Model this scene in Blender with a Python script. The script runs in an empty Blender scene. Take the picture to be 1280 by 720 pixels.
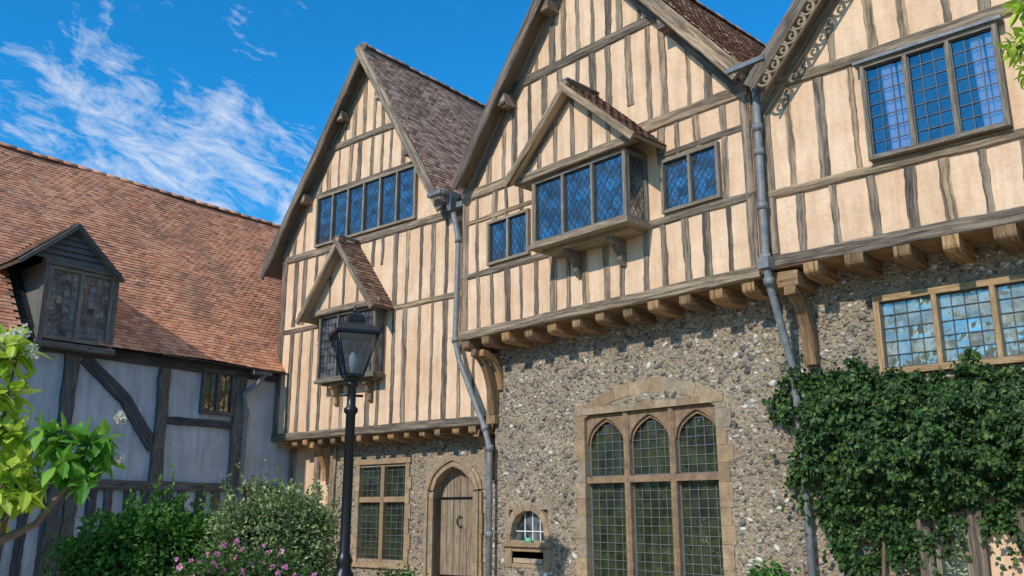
import bpy, math, random
import numpy as np
from mathutils import Vector, Matrix, noise
R = math.radians
rnd = random.Random(7)
C = bpy.context.scene.collection
FPX = 1105.0; PITCH = R(14.2); AZ = R(46.8)
CAM = Vector((0, 0, 1.6))
FH = Vector((-math.sin(AZ), math.cos(AZ), 0)); RH = Vector((math.cos(AZ), math.sin(AZ), 0))
def ray(px, py):
    a = (px-640)/FPX; b = (360-py)/FPX
    return FH*(math.cos(PITCH)-b*math.sin(PITCH)) + RH*a + Vector((0, 0, math.sin(PITCH)+b*math.cos(PITCH)))
def wp(px, py, D):
    d = ray(px, py); return CAM + d*(D/(d.dot(FH)))
class Fac:
    def __init__(s, ox, oy, ang):
        s.o = Vector((ox, oy, 0)); s.a = R(ang)
        s.x = Vector((math.cos(s.a), math.sin(s.a), 0)); s.y = Vector((-math.sin(s.a), math.cos(s.a), 0))
    def p(s, px, py, y=0.0):
        d = ray(px, py); rel = CAM - s.o
        t = (y - rel.dot(s.y))/d.dot(s.y)
        q = rel + d*t
        return q.dot(s.x), q.z
    def w3(s, px, py, y=0.0):
        u, z = s.p(px, py, y); return Vector((u, y, z))

# ---------------------------------------------------------------- materials
def newmat(name):
    m = bpy.data.materials.new(name); m.use_nodes = True
    nt = m.node_tree; b = nt.nodes['Principled BSDF']
    return m, nt, b
def nd(nt, t, ins=None, **kw):
    n = nt.nodes.new(t)
    for k, v in kw.items(): setattr(n, k, v)
    for k, v in (ins or {}).items():
        if isinstance(v, bpy.types.NodeSocket): nt.links.new(v, n.inputs[k])
        else: n.inputs[k].default_value = v
    return n
def ramp(nt, fac, stops, interp='LINEAR'):
    r = nt.nodes.new('ShaderNodeValToRGB'); r.color_ramp.interpolation = interp
    els = r.color_ramp.elements
    while len(els) < len(stops): els.new(0.5)
    for e, (p, c) in zip(els, stops):
        e.position = p; e.color = (*c, 1) if len(c) == 3 else c
    nt.links.new(fac, r.inputs[0]); return r.outputs[0]
def g3(a): return (a, a, a)
def mix(nt, f, a, b, bt='MIX'):
    n = nt.nodes.new('ShaderNodeMix'); n.data_type = 'RGBA'; n.blend_type = bt
    for i, v in ((0, f), (6, a), (7, b)):
        if isinstance(v, bpy.types.NodeSocket): nt.links.new(v, n.inputs[i])
        else: n.inputs[i].default_value = v if i == 0 else (*v, 1)
    return n.outputs[2]
def coords(nt, kind='Object', scale=(1, 1, 1)):
    t = nt.nodes.new('ShaderNodeTexCoord')
    m = nd(nt, 'ShaderNodeMapping'); m.inputs['Scale'].default_value = scale
    nt.links.new(t.outputs[kind], m.inputs[0]); return m.outputs[0]
def ntex(nt, vec, scale, detail=6, rough=.6, dist=0):
    n = nd(nt, 'ShaderNodeTexNoise', {'Scale': scale, 'Detail': detail, 'Roughness': rough, 'Distortion': dist})
    nt.links.new(vec, n.inputs['Vector']); return n.outputs[0]
def bump(nt, b, h, strength=.4, dist=.02):
    n = nd(nt, 'ShaderNodeBump', {'Strength': strength, 'Distance': dist, 'Height': h})
    nt.links.new(n.outputs[0], b.inputs['Normal']); return n
def island(nt):
    return nt.nodes.new('ShaderNodeNewGeometry').outputs['Random Per Island']

def timber_mat(name, dark, mid, light, pale=None):
    m, nt, b = newmat(name)
    uv = coords(nt, 'UV', (1.2, 16, 1))
    oi = nt.nodes.new('ShaderNodeObjectInfo')
    add = nd(nt, 'ShaderNodeVectorMath', operation='ADD'); nt.links.new(uv, add.inputs[0])
    mul = nd(nt, 'ShaderNodeMath', operation='MULTIPLY'); nt.links.new(oi.outputs['Random'], mul.inputs[0]); mul.inputs[1].default_value = 37
    nt.links.new(mul.outputs[0], add.inputs[1])
    g = ntex(nt, add.outputs[0], 2.2, 9, .72, .6)
    g2 = ntex(nt, coords(nt, 'Object'), 5, 5, .6)
    c = ramp(nt, g, [(.34, dark), (.5, mid), (.66, light)])
    c2 = mix(nt, ramp(nt, g2, [(.35, g3(0)), (.6, g3(.8))]), mix(nt, .4, c, dark), c)
    if pale: c2 = mix(nt, ramp(nt, ntex(nt, add.outputs[0], .9, 6, .7), [(.47, g3(0)), (.62, g3(.8))]), c2, pale)
    sh = ramp(nt, oi.outputs['Random'], [(0, (.62, .62, .65)), (.5, (1, 1, 1)), (1, (1.35, 1.22, 1.05))])
    c3 = mix(nt, 1.0, c2, sh, 'MULTIPLY')
    nt.links.new(c3, b.inputs['Base Color']); b.inputs['Roughness'].default_value = .9; b.inputs['Specular IOR Level'].default_value = .2
    bump(nt, b, g, 1.0, .03)
    return m
M = {}
M['timber'] = timber_mat('weathered_oak', (.07, .053, .04), (.215, .17, .13), (.37, .31, .24), (.50, .385, .275))
M['warm'] = timber_mat('warm_oak', (.13, .07, .032), (.38, .24, .13), (.56, .40, .24))
M['greytimber'] = timber_mat('grey_oak', (.05, .052, .055), (.12, .125, .135), (.24, .245, .25))
M['frame'] = timber_mat('window_oak', (.14, .11, .08), (.31, .26, .20), (.48, .42, .34))
M['ochreframe'] = timber_mat('ochre_oak', (.20, .13, .07), (.40, .28, .16), (.56, .43, .28))
M['doorwood'] = timber_mat('door_oak', (.20, .14, .09), (.44, .34, .23), (.58, .48, .36))

def plaster_mat(name, a, bb, stain, amt=.45):
    m, nt, b = newmat(name)
    v = coords(nt, 'Object'); vs = coords(nt, 'Object', (5, 5, .7))
    n1 = ntex(nt, v, 1.3, 5, .6); n2 = ntex(nt, vs, 1.6, 7, .65); n3 = ntex(nt, v, 22, 7, .75)
    c = mix(nt, ramp(nt, n1, [(.38, g3(0)), (.62, g3(1))]), a, bb)
    c = mix(nt, ramp(nt, n2, [(.44, g3(0)), (.72, g3(amt))]), c, stain)
    c = mix(nt, ramp(nt, n3, [(.50, g3(0)), (.76, g3(.5))]), c, stain)
    nt.links.new(c, b.inputs['Base Color']); b.inputs['Roughness'].default_value = .95; b.inputs['Specular IOR Level'].default_value = .15
    s = nd(nt, 'ShaderNodeMath', operation='MULTIPLY_ADD'); nt.links.new(ntex(nt, v, 3, 3), s.inputs[0]); s.inputs[1].default_value = 3
    nt.links.new(n3, s.inputs[2]); bump(nt, b, s.outputs[0], .5, .022)
    return m
M['plaster'] = plaster_mat('peach_limewash', (.84, .60, .41), (.73, .475, .30), (.50, .32, .20), .6)
M['white'] = plaster_mat('grey_white_limewash', (.56, .60, .66), (.44, .47, .52), (.26, .26, .27), .6)

def tile_mat(name, stops, dk=.45, lc=.55):
    m, nt, b = newmat(name)
    r = island(nt); v = coords(nt, 'Object')
    c = ramp(nt, r, stops)
    big = ntex(nt, v, .9, 7, .7); fine = ntex(nt, v, 30, 5, .7)
    c = mix(nt, ramp(nt, big, [(.46, g3(0)), (.62, g3(dk))]), c, mix(nt, fine, (.12, .08, .065), (.28, .18, .13)))
    c = mix(nt, ramp(nt, fine, [(.54, g3(0)), (.72, g3(.4))]), c, (.12, .07, .05))
    lich = ntex(nt, v, 7, 6, .75)
    c = mix(nt, ramp(nt, lich, [(.56, g3(0)), (.68, g3(lc))]), c, (.52, .40, .29))
    nt.links.new(c, b.inputs['Base Color']); b.inputs['Roughness'].default_value = .95; b.inputs['Specular IOR Level'].default_value = .15
    bump(nt, b, fine, .4, .008); return m
M['tile'] = tile_mat('clay_tile', [(0, (.40, .17, .11)), (.15, (.52, .225, .13)), (.5, (.64, .29, .165)), (.8, (.70, .37, .23)), (.93, (.54, .26, .17)), (1, (.28, .15, .11))], .5, .45)
M['tilebrown'] = tile_mat('brown_clay_tile', [(0, (.17, .10, .08)), (.4, (.33, .20, .145)), (.7, (.43, .27, .20)), (1, (.52, .37, .29))], .5)
M['tiledark'] = tile_mat('dark_clay_tile', [(0, (.10, .06, .045)), (.5, (.20, .12, .085)), (1, (.30, .20, .14))], .5, .3)

m, nt, b = newmat('flint_nodule'); M['flint'] = m
r = island(nt)
c = ramp(nt, r, [(0, (.04, .04, .045)), (.18, (.10, .09, .085)), (.34, (.20, .16, .12)), (.46, (.34, .26, .18)), (.58, (.16, .155, .155)), (.68, (.48, .41, .32)), (.78, (.12, .085, .065)), (.86, (.72, .69, .62)), (.93, (.30, .28, .26)), (1, (.06, .06, .07))])
c = mix(nt, ramp(nt, ntex(nt, coords(nt), 45, 4, .7), [(.45, g3(0)), (.72, g3(.5))]), c, (.36, .29, .21))
nt.links.new(c, b.inputs['Base Color']); b.inputs['Roughness'].default_value = .6
bump(nt, b, ntex(nt, coords(nt), 40, 5), .5, .01)
m, nt, b = newmat('flint_mortar'); M['mortar'] = m
v = coords(nt)
c = ramp(nt, ntex(nt, v, 22, 8, .8), [(.35, (.09, .07, .05)), (.46, (.34, .26, .175)), (.60, (.56, .46, .33))])
c = mix(nt, ramp(nt, ntex(nt, v, 1.2, 5, .6), [(.4, g3(0)), (.65, g3(.45))]), c, (.22, .16, .11))
nt.links.new(c, b.inputs['Base Color']); b.inputs['Roughness'].default_value = .95
bump(nt, b, ntex(nt, v, 26, 8, .78), 1, .03)
def stone_mat(name, stops, stain):
    m, nt, b = newmat(name)
    v = coords(nt)
    c = ramp(nt, island(nt), stops)
    c = mix(nt, ramp(nt, ntex(nt, v, 7, 8, .72), [(.40, g3(0)), (.66, g3(.85))]), c, stain)
    c = mix(nt, ramp(nt, ntex(nt, v, 35, 6, .7), [(.5, g3(0)), (.7, g3(.5))]), c, stain)
    nt.links.new(c, b.inputs['Base Color']); b.inputs['Roughness'].default_value = .93
    bump(nt, b, ntex(nt, v, 25, 7, .7), .8, .025); return m
M['stone'] = stone_mat('ochre_stone', [(0, (.31, .205, .115)), (.35, (.43, .30, .175)), (.7, (.50, .37, .235)), (1, (.34, .28, .21))], (.21, .15, .10))
M['palestone'] = stone_mat('pale_stone', [(0, (.44, .33, .22)), (.5, (.55, .43, .30)), (1, (.50, .44, .35))], (.30, .22, .15))
M['brownstone'] = stone_mat('brown_stone', [(0, (.28, .175, .10)), (1, (.36, .24, .145))], (.15, .10, .065))
def simple(name, col, rough=.6, metal=0, bs=0, bscale=20, var=None):
    m, nt, b = newmat(name)
    b.inputs['Base Color'].default_value = (*col, 1); b.inputs['Roughness'].default_value = rough; b.inputs['Metallic'].default_value = metal
    if var:
        nt.links.new(mix(nt, ramp(nt, ntex(nt, coords(nt), bscale, 6, .7), [(.35, g3(0)), (.65, g3(1))]), col, var), b.inputs['Base Color'])
    if bs: bump(nt, b, ntex(nt, coords(nt), bscale, 5), bs, .01)
    return m
M['lead'] = simple('lead_grey', (.09, .105, .12), .6, .1, .3, 8, (.2, .22, .24))
M['pipe'] = simple('painted_pipe', (.12, .145, .17), .55, 0, .3, 9, (.26, .26, .25))
M['came'] = simple('lead_came', (.06, .065, .07), .5, .3)
M['palecame'] = simple('pale_came', (.16, .17, .17), .5, .2)
M['iron'] = simple('black_iron', (.012, .013, .016), .35, .3, .15, 60)
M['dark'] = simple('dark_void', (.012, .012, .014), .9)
M['bark'] = simple('bark', (.12, .08, .05), .9, 0, .8, 30, (.2, .15, .1))
M['curtain'] = simple('curtain', (.50, .50, .62), .9, 0, .2, 5)
M['green'] = simple('green_sign', (.03, .35, .17), .5)
M['paper'] = simple('white_paint', (.75, .75, .72), .6)
def glass_mat(name, base, tint, f, bs=.25, sc=5, var=None, lo=.45, hi=1.3):
    m, nt, b = newmat(name)
    v = coords(nt)
    b.inputs['Base Color'].default_value = (*base, 1); b.inputs['Roughness'].default_value = .35
    if var: nt.links.new(mix(nt, ramp(nt, ntex(nt, v, 4, 5, .7), [(.42, g3(0)), (.60, g3(1))]), base, var), b.inputs['Base Color'])
    gl = nd(nt, 'ShaderNodeBsdfGlossy', {'Color': (*tint, 1), 'Roughness': .05})
    bm = nd(nt, 'ShaderNodeBump', {'Strength': bs, 'Distance': .02, 'Height': ntex(nt, v, sc, 2, .5)})
    nt.links.new(bm.outputs[0], gl.inputs['Normal'])
    isl = island(nt)
    fac = ramp(nt, ntex(nt, v, 3.0, 4, .6), [(.36, g3(f*.35)), (.62, g3(f))])
    fac = mix(nt, 1.0, fac, ramp(nt, isl, [(0, g3(lo)), (1, g3(hi))]), 'MULTIPLY')
    mx = nd(nt, 'ShaderNodeMixShader'); nt.links.new(fac, mx.inputs[0]); nt.links.new(b.outputs[0], mx.inputs[1]); nt.links.new(gl.outputs[0], mx.inputs[2])
    nt.links.new(mx.outputs[0], nt.nodes['Material Output'].inputs[0]); return m
M['glass'] = glass_mat('upper_glass', (.010, .016, .026), (.75, .85, .95), .36, .45, 5, (.03, .05, .075), .3, 1.4)
M['gglass'] = glass_mat('ground_glass', (.016, .018, .012), (.85, .92, .7), .36, .7, 7, (.045, .06, .02), .2, 1.5)  # green patches in the base colour stand in for reflected trees
M['dglass'] = glass_mat('dormer_glass', (.02, .024, .03), (.7, .75, .8), .12, .5, 6, (.16, .18, .20), .3, 1.4)
M['rglass'] = glass_mat('reflective_glass', (.13, .145, .13), (.78, .74, .68), .5, .9, 5, (.30, .32, .27), .3, 1.4)
m, nt, b = newmat('clear_glass'); M['clear'] = m
gl = nd(nt, 'ShaderNodeBsdfGlossy', {'Color': (.7, .82, 1, 1), 'Roughness': .04}); tr = nd(nt, 'ShaderNodeBsdfTransparent', {'Color': (.62, .7, .8, 1)})
bm = nd(nt, 'ShaderNodeBump', {'Strength': .4, 'Distance': .02, 'Height': ntex(nt, coords(nt), 5, 2)}); nt.links.new(bm.outputs[0], gl.inputs['Normal'])
mx = nd(nt, 'ShaderNodeMixShader', {0: .2}); nt.links.new(tr.outputs[0], mx.inputs[1]); nt.links.new(gl.outputs[0], mx.inputs[2]); nt.links.new(mx.outputs[0], nt.nodes['Material Output'].inputs[0])
def leaf_mat(name, stops, trans=.3):
    m, nt, b = newmat(name)
    c = ramp(nt, island(nt), stops)
    nt.links.new(c, b.inputs['Base Color']); b.inputs['Roughness'].default_value = .5; b.inputs['Specular IOR Level'].default_value = .3
    t = nd(nt, 'ShaderNodeBsdfTranslucent'); nt.links.new(c, t.inputs[0])
    mx = nd(nt, 'ShaderNodeMixShader', {0: trans}); nt.links.new(b.outputs[0], mx.inputs[1]); nt.links.new(t.outputs[0], mx.inputs[2])
    nt.links.new(mx.outputs[0], nt.nodes['Material Output'].inputs[0]); return m
M['ivy'] = leaf_mat('ivy_leaf', [(0, (.010, .03, .009)), (.5, (.028, .075, .016)), (.85, (.06, .13, .027)), (1, (.14, .21, .05))], .2)
M['bush'] = leaf_mat('bush_leaf', [(0, (.025, .09, .012)), (.5, (.06, .19, .025)), (1, (.15, .32, .05))])
M['varieg'] = leaf_mat('variegated_leaf', [(0, (.07, .14, .05)), (.5, (.17, .26, .09)), (.8, (.32, .40, .17)), (1, (.5, .53, .32))])
M['rose'] = leaf_mat('rose_leaf', [(0, (.03, .08, .02)), (1, (.11, .2, .05))])
M['bright'] = leaf_mat('bright_leaf', [(0, (.22, .38, .03)), (.5, (.44, .62, .06)), (1, (.72, .80, .16))], .45)
M['mid'] = leaf_mat('mid_leaf', [(0, (.05, .18, .02)), (.5, (.12, .33, .03)), (1, (.28, .5, .07))], .35)
M['pink'] = leaf_mat('pink_petal', [(0, (.66, .20, .44)), (.6, (.82, .36, .60)), (1, (.88, .58, .72))], .3)
M['blossom'] = leaf_mat('white_petal', [(0, (.6, .6, .5)), (1, (.85, .85, .8))], .3)
M['bushcore'] = simple('painted_shade_core', (.012, .02, .008), 1)  # solid core against see-through, inner foliage shade put into its near-black colour

# ---------------------------------------------------------------- mesh builder
class MB:
    def __init__(s): s.v = []; s.f = []; s.m = []; s.uv = []; s.smooth = []
    def face(s, idx, mat=0, uv=None, smooth=False):
        s.f.append(tuple(idx)); s.m.append(mat); s.uv.append(uv); s.smooth.append(smooth)
    def poly(s, pts, mat=0):
        i = len(s.v); s.v += [tuple(p) for p in pts]; s.face(range(i, i+len(pts)), mat)
    def obox(s, O, A, Nn, a0, a1, d0, d1, z0, z1, mat=0):
        O = Vector(O); Z = Vector((0, 0, 1)); i = len(s.v)
        for a in (a0, a1):
            for d in (d0, d1):
                for z in (z0, z1): s.v.append(tuple(O+A*a+Nn*d+Z*z))
        la, lz = abs(a1-a0), abs(z1-z0)
        for q in ((0, 1, 3, 2), (4, 6, 7, 5), (0, 4, 5, 1), (2, 3, 7, 6), (0, 2, 6, 4), (1, 5, 7, 3)):
            uv = []
            for k in q:
                a = la if k & 4 else 0; z = lz if k & 1 else 0; d = abs(d1-d0) if k & 2 else 0
                uv.append((z+d*.3, a+d) if lz > la else (a+d*.3, z+d))
            s.face([i+k for k in q], mat, uv)
    def box(s, x0, x1, y0, y1, z0, z1, mat=0):
        s.obox((0, 0, 0), Vector((1, 0, 0)), Vector((0, 1, 0)), x0, x1, y0, y1, z0, z1, mat)
    def beam(s, pts, w, d, n=(0, -1, 0), jit=.008, mat=0, step=.22, c=.012, back=0, bow=0):
        pts = [Vector(p) for p in pts]; n = Vector(n)
        P = [pts[0]]
        for a, b_ in zip(pts[:-1], pts[1:]):
            k = max(1, int((b_-a).length/step))
            P += [a+(b_-a)*(j/k) for j in range(1, k+1)]
        base = len(s.v); L = 0; Ls = []; N_ = len(P)-1
        wl = wr = 0
        for j, q in enumerate(P):
            t = (P[min(j+1, len(P)-1)]-P[max(j-1, 0)]).normalized()
            sd = t.cross(n).normalized()
            if j: L += (q-P[j-1]).length
            Ls.append(L)
            wl = wl*.5+rnd.uniform(-1, 1)*jit; wr = wr*.5+rnd.uniform(-1, 1)*jit
            off = sd*(bow*math.sin(math.pi*j/max(1, N_)))
            dd = d+rnd.uniform(-jit, jit)*.3; h = w/2
            for (a, e) in ((-h+wl, -back), (-h+wl, dd-c), (-h+c+wl, dd), (h-c+wr, dd), (h+wr, dd-c), (h+wr, -back)):
                s.v.append(tuple(q+off+sd*a+n*e))
        per = [0, d, d+c, d+c+w, d+2*c+w, 2*d+w, 2*d+2*w]
        for j in range(len(P)-1):
            for k in range(6):
                a = base+j*6+k; b2 = base+j*6+(k+1) % 6
                s.face((a, b2, b2+6, a+6), mat, [(Ls[j], per[k]), (Ls[j], per[k+1]), (Ls[j+1], per[k+1]), (Ls[j+1], per[k])])
        s.face([base+k for k in range(6)][::-1], mat); e = base+(len(P)-1)*6; s.face([e+k for k in range(6)], mat)
    def extr(s, yz, x0, x1, mat=0):
        i = len(s.v); n = len(yz)
        for x in (x0, x1): s.v += [(x, y, z) for y, z in yz]
        s.face(range(i, i+n), mat, [(y*1, z) for y, z in yz]); s.face(list(range(i+n, i+2*n))[::-1], mat, [(y, z) for y, z in yz][::-1])
        for k in range(n):
            k2 = (k+1) % n; l = k*.08
            s.face((i+k, i+n+k, i+n+k2, i+k2), mat, [(l, 0), (l, x1-x0), (l+.08, x1-x0), (l+.08, 0)])
    def tube(s, pts, r, n=8, mat=0):
        pts = [Vector(p) for p in pts]; base = len(s.v)
        rs = r if isinstance(r, (list, tuple)) else [r]*len(pts)
        for j, q in enumerate(pts):
            t = (pts[min(j+1, len(pts)-1)]-pts[max(j-1, 0)]).normalized()
            a = t.cross(Vector((0, 1, .01)) if abs(t.y) < .9 else Vector((1, 0, 0))).normalized(); b_ = t.cross(a)
            for k in range(n):
                th = 2*math.pi*k/n; s.v.append(tuple(q+(a*math.cos(th)+b_*math.sin(th))*rs[j]))
        for j in range(len(pts)-1):
            for k in range(n):
                a = base+j*n+k; b2 = base+j*n+(k+1) % n; s.face((a, b2, b2+n, a+n), mat, None, True)
        s.face([base+k for k in range(n)][::-1], mat); e = base+(len(pts)-1)*n; s.face([e+k for k in range(n)], mat)
    def lathe(s, prof, n=16, cx=0, cy=0, mat=0, smooth=True, rot=0):
        base = len(s.v)
        for r, z in prof:
            for k in range(n):
                th = 2*math.pi*k/n+rot; s.v.append((cx+r*math.cos(th), cy+r*math.sin(th), z))
        for j in range(len(prof)-1):
            for k in range(n):
                a = base+j*n+k; b2 = base+j*n+(k+1) % n; s.face((a, b2, b2+n, a+n), mat, None, smooth)
        s.face([base+k for k in range(n)][::-1], mat); e = base+(len(prof)-1)*n; s.face([e+k for k in range(n)], mat)
    def arrays(s, V, F, mat=0, smooth=False):
        i = len(s.v); s.v += [tuple(p) for p in V.tolist()]
        for f in (F+i).tolist(): s.face(f, mat, None, smooth)
    def build(s, name, mats, parent=None, fix=True):
        me = bpy.data.meshes.new(name); me.from_pydata(s.v, [], s.f)
        if not isinstance(mats, (list, tuple)): mats = [mats]
        for m_ in mats: me.materials.append(m_)
        me.polygons.foreach_set('material_index', s.m); me.polygons.foreach_set('use_smooth', s.smooth)
        if any(u is not None for u in s.uv):
            uvl = me.uv_layers.new(name='UVMap'); flat = []
            for f, u in zip(s.f, s.uv):
                if u is None:
                    for k in f: flat += [s.v[k][0]+s.v[k][1], s.v[k][2]]
                else:
                    for q in u: flat += [q[0], q[1]]
            uvl.data.foreach_set('uv', flat)
        if fix:
            import bmesh
            bm_ = bmesh.new(); bm_.from_mesh(me); bmesh.ops.recalc_face_normals(bm_, faces=bm_.faces); bm_.to_mesh(me); bm_.free()
        me.update()
        o = bpy.data.objects.new(name, me); C.objects.link(o)
        if parent is not None: o.parent = parent
        return o
def empty(name, label, cat, loc=(0, 0, 0), rz=0, group=None):
    o = bpy.data.objects.new(name, None); C.objects.link(o); o.location = loc; o.rotation_euler = (0, 0, rz)
    o['label'] = label; o['category'] = cat
    if group: o['group'] = group
    return o
def timber(parent, name, p0, p1, w, d, mat='timber', y=0, **k):
    mb = MB(); pts = [(p[0], y, p[1]) for p in (p0, p1)]
    mb.beam(pts, w, d, **k); return mb.build(name, M[mat], parent)

X = Vector((1, 0, 0)); NY = Vector((0, -1, 0))
def window(parent, name, O, A, Nn, W, H, lights=3, fw=.045, mw=.04, pattern='diamond', cell=(.11, .15), frame='frame', glass='glass', transoms=(), dep=.09, came='came', label=None):
    f = MB(); O = Vector(O)
    f.obox(O, A, Nn, 0, fw, -dep, 0, 0, H); f.obox(O, A, Nn, W-fw, W, -dep, 0, 0, H)
    f.obox(O, A, Nn, fw, W-fw, -dep, -.003, H-fw, H); f.obox(O, A, Nn, fw, W-fw, -dep, -.003, 0, fw)
    xs = [fw + (W-2*fw)*i/lights for i in range(lights+1)]
    for x in xs[1:-1]: f.obox(O, A, Nn, x-mw/2, x+mw/2, -dep, -.006, fw, H-fw)
    for z in transoms: f.obox(O, A, Nn, fw, W-fw, -dep, -.009, z-mw/2, z+mw/2)
    wo = f.build(name, M[frame], parent)
    if label: wo['label'] = label
    lead = MB(); t = .0042
    for i in range(lights):
        a0 = xs[i]+(mw/2 if i else 0); a1 = xs[i+1]-(mw/2 if i < lights-1 else 0); z0 = fw; z1 = H-fw
        g = MB(); 
        nx = max(2, round((a1-a0)/cell[0])); nz = max(2, round((z1-z0)/cell[1]))
        for (b0, b1, c0, c1) in ((a0, a0+.014, z0, z1), (a1-.014, a1, z0, z1), (a0+.014, a1-.014, z0, z0+.014), (a0+.014, a1-.014, z1-.014, z1)):
            lead.obox(O, A, Nn, b0, b1, -dep*.75, -dep*.35, c0, c1)
        tw_ = .0022 if pattern == 'grid' else .0012
        for p in range(nx):
            for q in range(nz):
                u0 = a0+(a1-a0)*p/nx; u1 = a0+(a1-a0)*(p+1)/nx; w0 = z0+(z1-z0)*q/nz; w1 = z0+(z1-z0)*(q+1)/nz
                tx = rnd.uniform(-1, 1)*tw_; tz = rnd.uniform(-1, 1)*tw_; dd = -dep*.62
                g.poly([O+A*u+Nn*(dd+e)+Vector((0, 0, w)) for u, w, e in ((u0, w0, -tx-tz), (u1, w0, tx-tz), (u1, w1, tx+tz), (u0, w1, -tx+tz))])
        g.build('pane', M[glass], wo, fix=False)
        if pattern == 'grid':
            for p in range(1, nx): u = a0+(a1-a0)*p/nx; lead.obox(O, A, Nn, u-t, u+t, -dep*.6, -dep*.5, z0, z1)
            for q in range(1, nz): w = z0+(z1-z0)*q/nz; lead.obox(O, A, Nn, a0, a1, -dep*.59, -dep*.49, w-t, w+t)
        else:
            w_, h_ = a1-a0, z1-z0; cx, cz = w_/nx, h_/nz
            for sgn in (1, -1):
                for k in range(-nz, nx+nz+1):
                    ua = cx*k; ub = cx*(k+sgn*h_/cz); du = ub-ua
                    lo, hi = sorted(((0-ua)/du, (w_-ua)/du)); t0 = max(0, lo); t1 = min(1, hi)
                    if t1-t0 < .02: continue
                    A0 = (ua+du*t0, h_*t0); A1 = (ua+du*t1, h_*t1)
                    L = math.hypot(A1[0]-A0[0], A1[1]-A0[1]); px_, pz_ = -(A1[1]-A0[1])/L*t, (A1[0]-A0[0])/L*t
                    e = -dep*(.5 if sgn > 0 else .53)
                    lead.poly([O+A*(a0+a)+Nn*e+Vector((0, 0, z0+z)) for a, z in ((A0[0]-px_, A0[1]-pz_), (A1[0]-px_, A1[1]-pz_), (A1[0]+px_, A1[1]+pz_), (A0[0]+px_, A0[1]+pz_))])
    lead.build('lead_lattice', M[came], wo)
    return wo

def slope(mb, e0, e1, top, ex=.092, tw=.15, clip=None, th=.011, sag=.03, board=True, jitter=.8):
    e0 = Vector(e0); e1 = Vector(e1); top = Vector(top)
    U = (e1-e0).normalized(); W = (e1-e0).length
    upv = top-e0; upv = upv-U*upv.dot(U); L = upv.length; V_ = upv.normalized(); N_ = U.cross(V_)
    if N_.z < 0: N_ = -N_
    rows = int(L/ex)+1; cols = int(W/tw)+1
    for i in range(rows):
        for j in range(-1, cols):
            u = (j+(.5 if i % 2 else 0))*tw+rnd.uniform(-.006, .006)*jitter; v = i*ex+rnd.uniform(-.008, .008)*jitter
            u0 = max(u, -.02); u1 = min(u+tw*.975, W+.02)
            if u1-u0 < .03: continue
            if clip and clip((u0+u1)/2, v+ex*.5): continue
            v1 = min(v+ex*1.6, L); 
            if v1-v < .03: continue
            s = sag*noise.noise(Vector(((e0.x+u)*.4, (e0.y+u)*.4, v*.4)))
            a = .021+rnd.uniform(-.003, .005)*jitter+s; b_ = .005+s; sk = rnd.uniform(-.005, .005)*jitter
            def pt(uu, vv, nn): return tuple(e0+U*uu+V_*vv+N_*nn)
            k = len(mb.v)
            mb.v += [pt(u0, v+sk, a+rnd.uniform(0, .003)), pt(u1, v-sk, a), pt(u1, v1, b_), pt(u0, v1, b_), pt(u0, v+sk, a-th), pt(u1, v-sk, a-th)]
            mb.face((k, k+1, k+2, k+3)); mb.face((k+4, k+5, k+1, k)); mb.face((k+4, k, k+3)); mb.face((k+1, k+5, k+2))
    if board and not clip:
        i = len(mb.v)
        for nn in (-.0, -.05):
            for (uu, vv) in ((0, 0), (W, 0), (W, L), (0, L)): mb.v.append(tuple(e0+U*uu+V_*vv+N_*(nn-.012)))
        for q in ((0, 1, 2, 3), (7, 6, 5, 4), (0, 4, 5, 1), (1, 5, 6, 2), (2, 6, 7, 3), (3, 7, 4, 0)): mb.face([i+k for k in q], 1)
def ridge(parent, p0, p1, mat='tile', r=.1):
    mb = MB(); p0 = Vector(p0); p1 = Vector(p1); L = (p1-p0).length; t = (p1-p0).normalized(); s = t.cross(Vector((0, 0, 1))).normalized()
    n = int(L/.32)
    for k in range(n):
        a = p0+t*(k*L/n); b_ = p0+t*((k+1.03)*L/n); i = len(mb.v); up = rnd.uniform(-.008, .008)
        for q, rr in ((a, r*1.04), (b_, r*.97)):
            for j in range(7):
                th = math.pi*(j/6); mb.v.append(tuple(q+s*math.cos(th)*rr+Vector((0, 0, math.sin(th)*rr*.9-.05+up))))
        for j in range(6): mb.face((i+j, i+j+1, i+8+j, i+7+j), 0, None, True)
        mb.face(range(i, i+7)); mb.face(range(i+7, i+14))
    return mb.build('ridge_tiles', M[mat], parent)
def gable_roof(root, ua, za, ul, zl, ur, zr, y0, y1, tile='tile', bw=.2, bmat='timber', name='roof', purlins=True, ribs=True):
    a = [];
    for (ue, ze) in ((ul, zl), (ur, zr)):
        mb = MB(); slope(mb, (ue, y0, ze), (ue, y1, ze), (ua, y0, za))
        o = mb.build(name, [M[tile], M['timber']], root, fix=False); a.append(o)
    if ribs: ridge(a[0], (ua, y0-.01, za+.03), (ua, y1, za+.03), tile)
    for k, (ue, ze) in enumerate(((ul, zl), (ur, zr))):
        d = Vector((ua-ue, 0, za-ze)); L = d.length; d.normalize(); nrm = Vector((-d.z, 0, d.x)); nrm = -nrm if nrm.z > 0 else nrm
        mb = MB(); sh = nrm*(bw/2+.005)
        mb.beam([Vector((ue, y0, ze))-d*.05+sh, Vector((ua, y0, za))+sh+d*(0.02+bw*.2)], bw, .045+.004*k, jit=.006)
        mb.build('bargeboard', M[bmat], root)
        if purlins:
            for fr in (.36, .72):
                q = Vector((ue, 0, ze))+d*L*fr+nrm*.22
                mb = MB(); mb.box(q.x-.09, q.x+.09, y0+.03, .02, q.z-.1, q.z+.08); mb.build('purlin_end', M['timber'], root)
    return a

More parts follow.
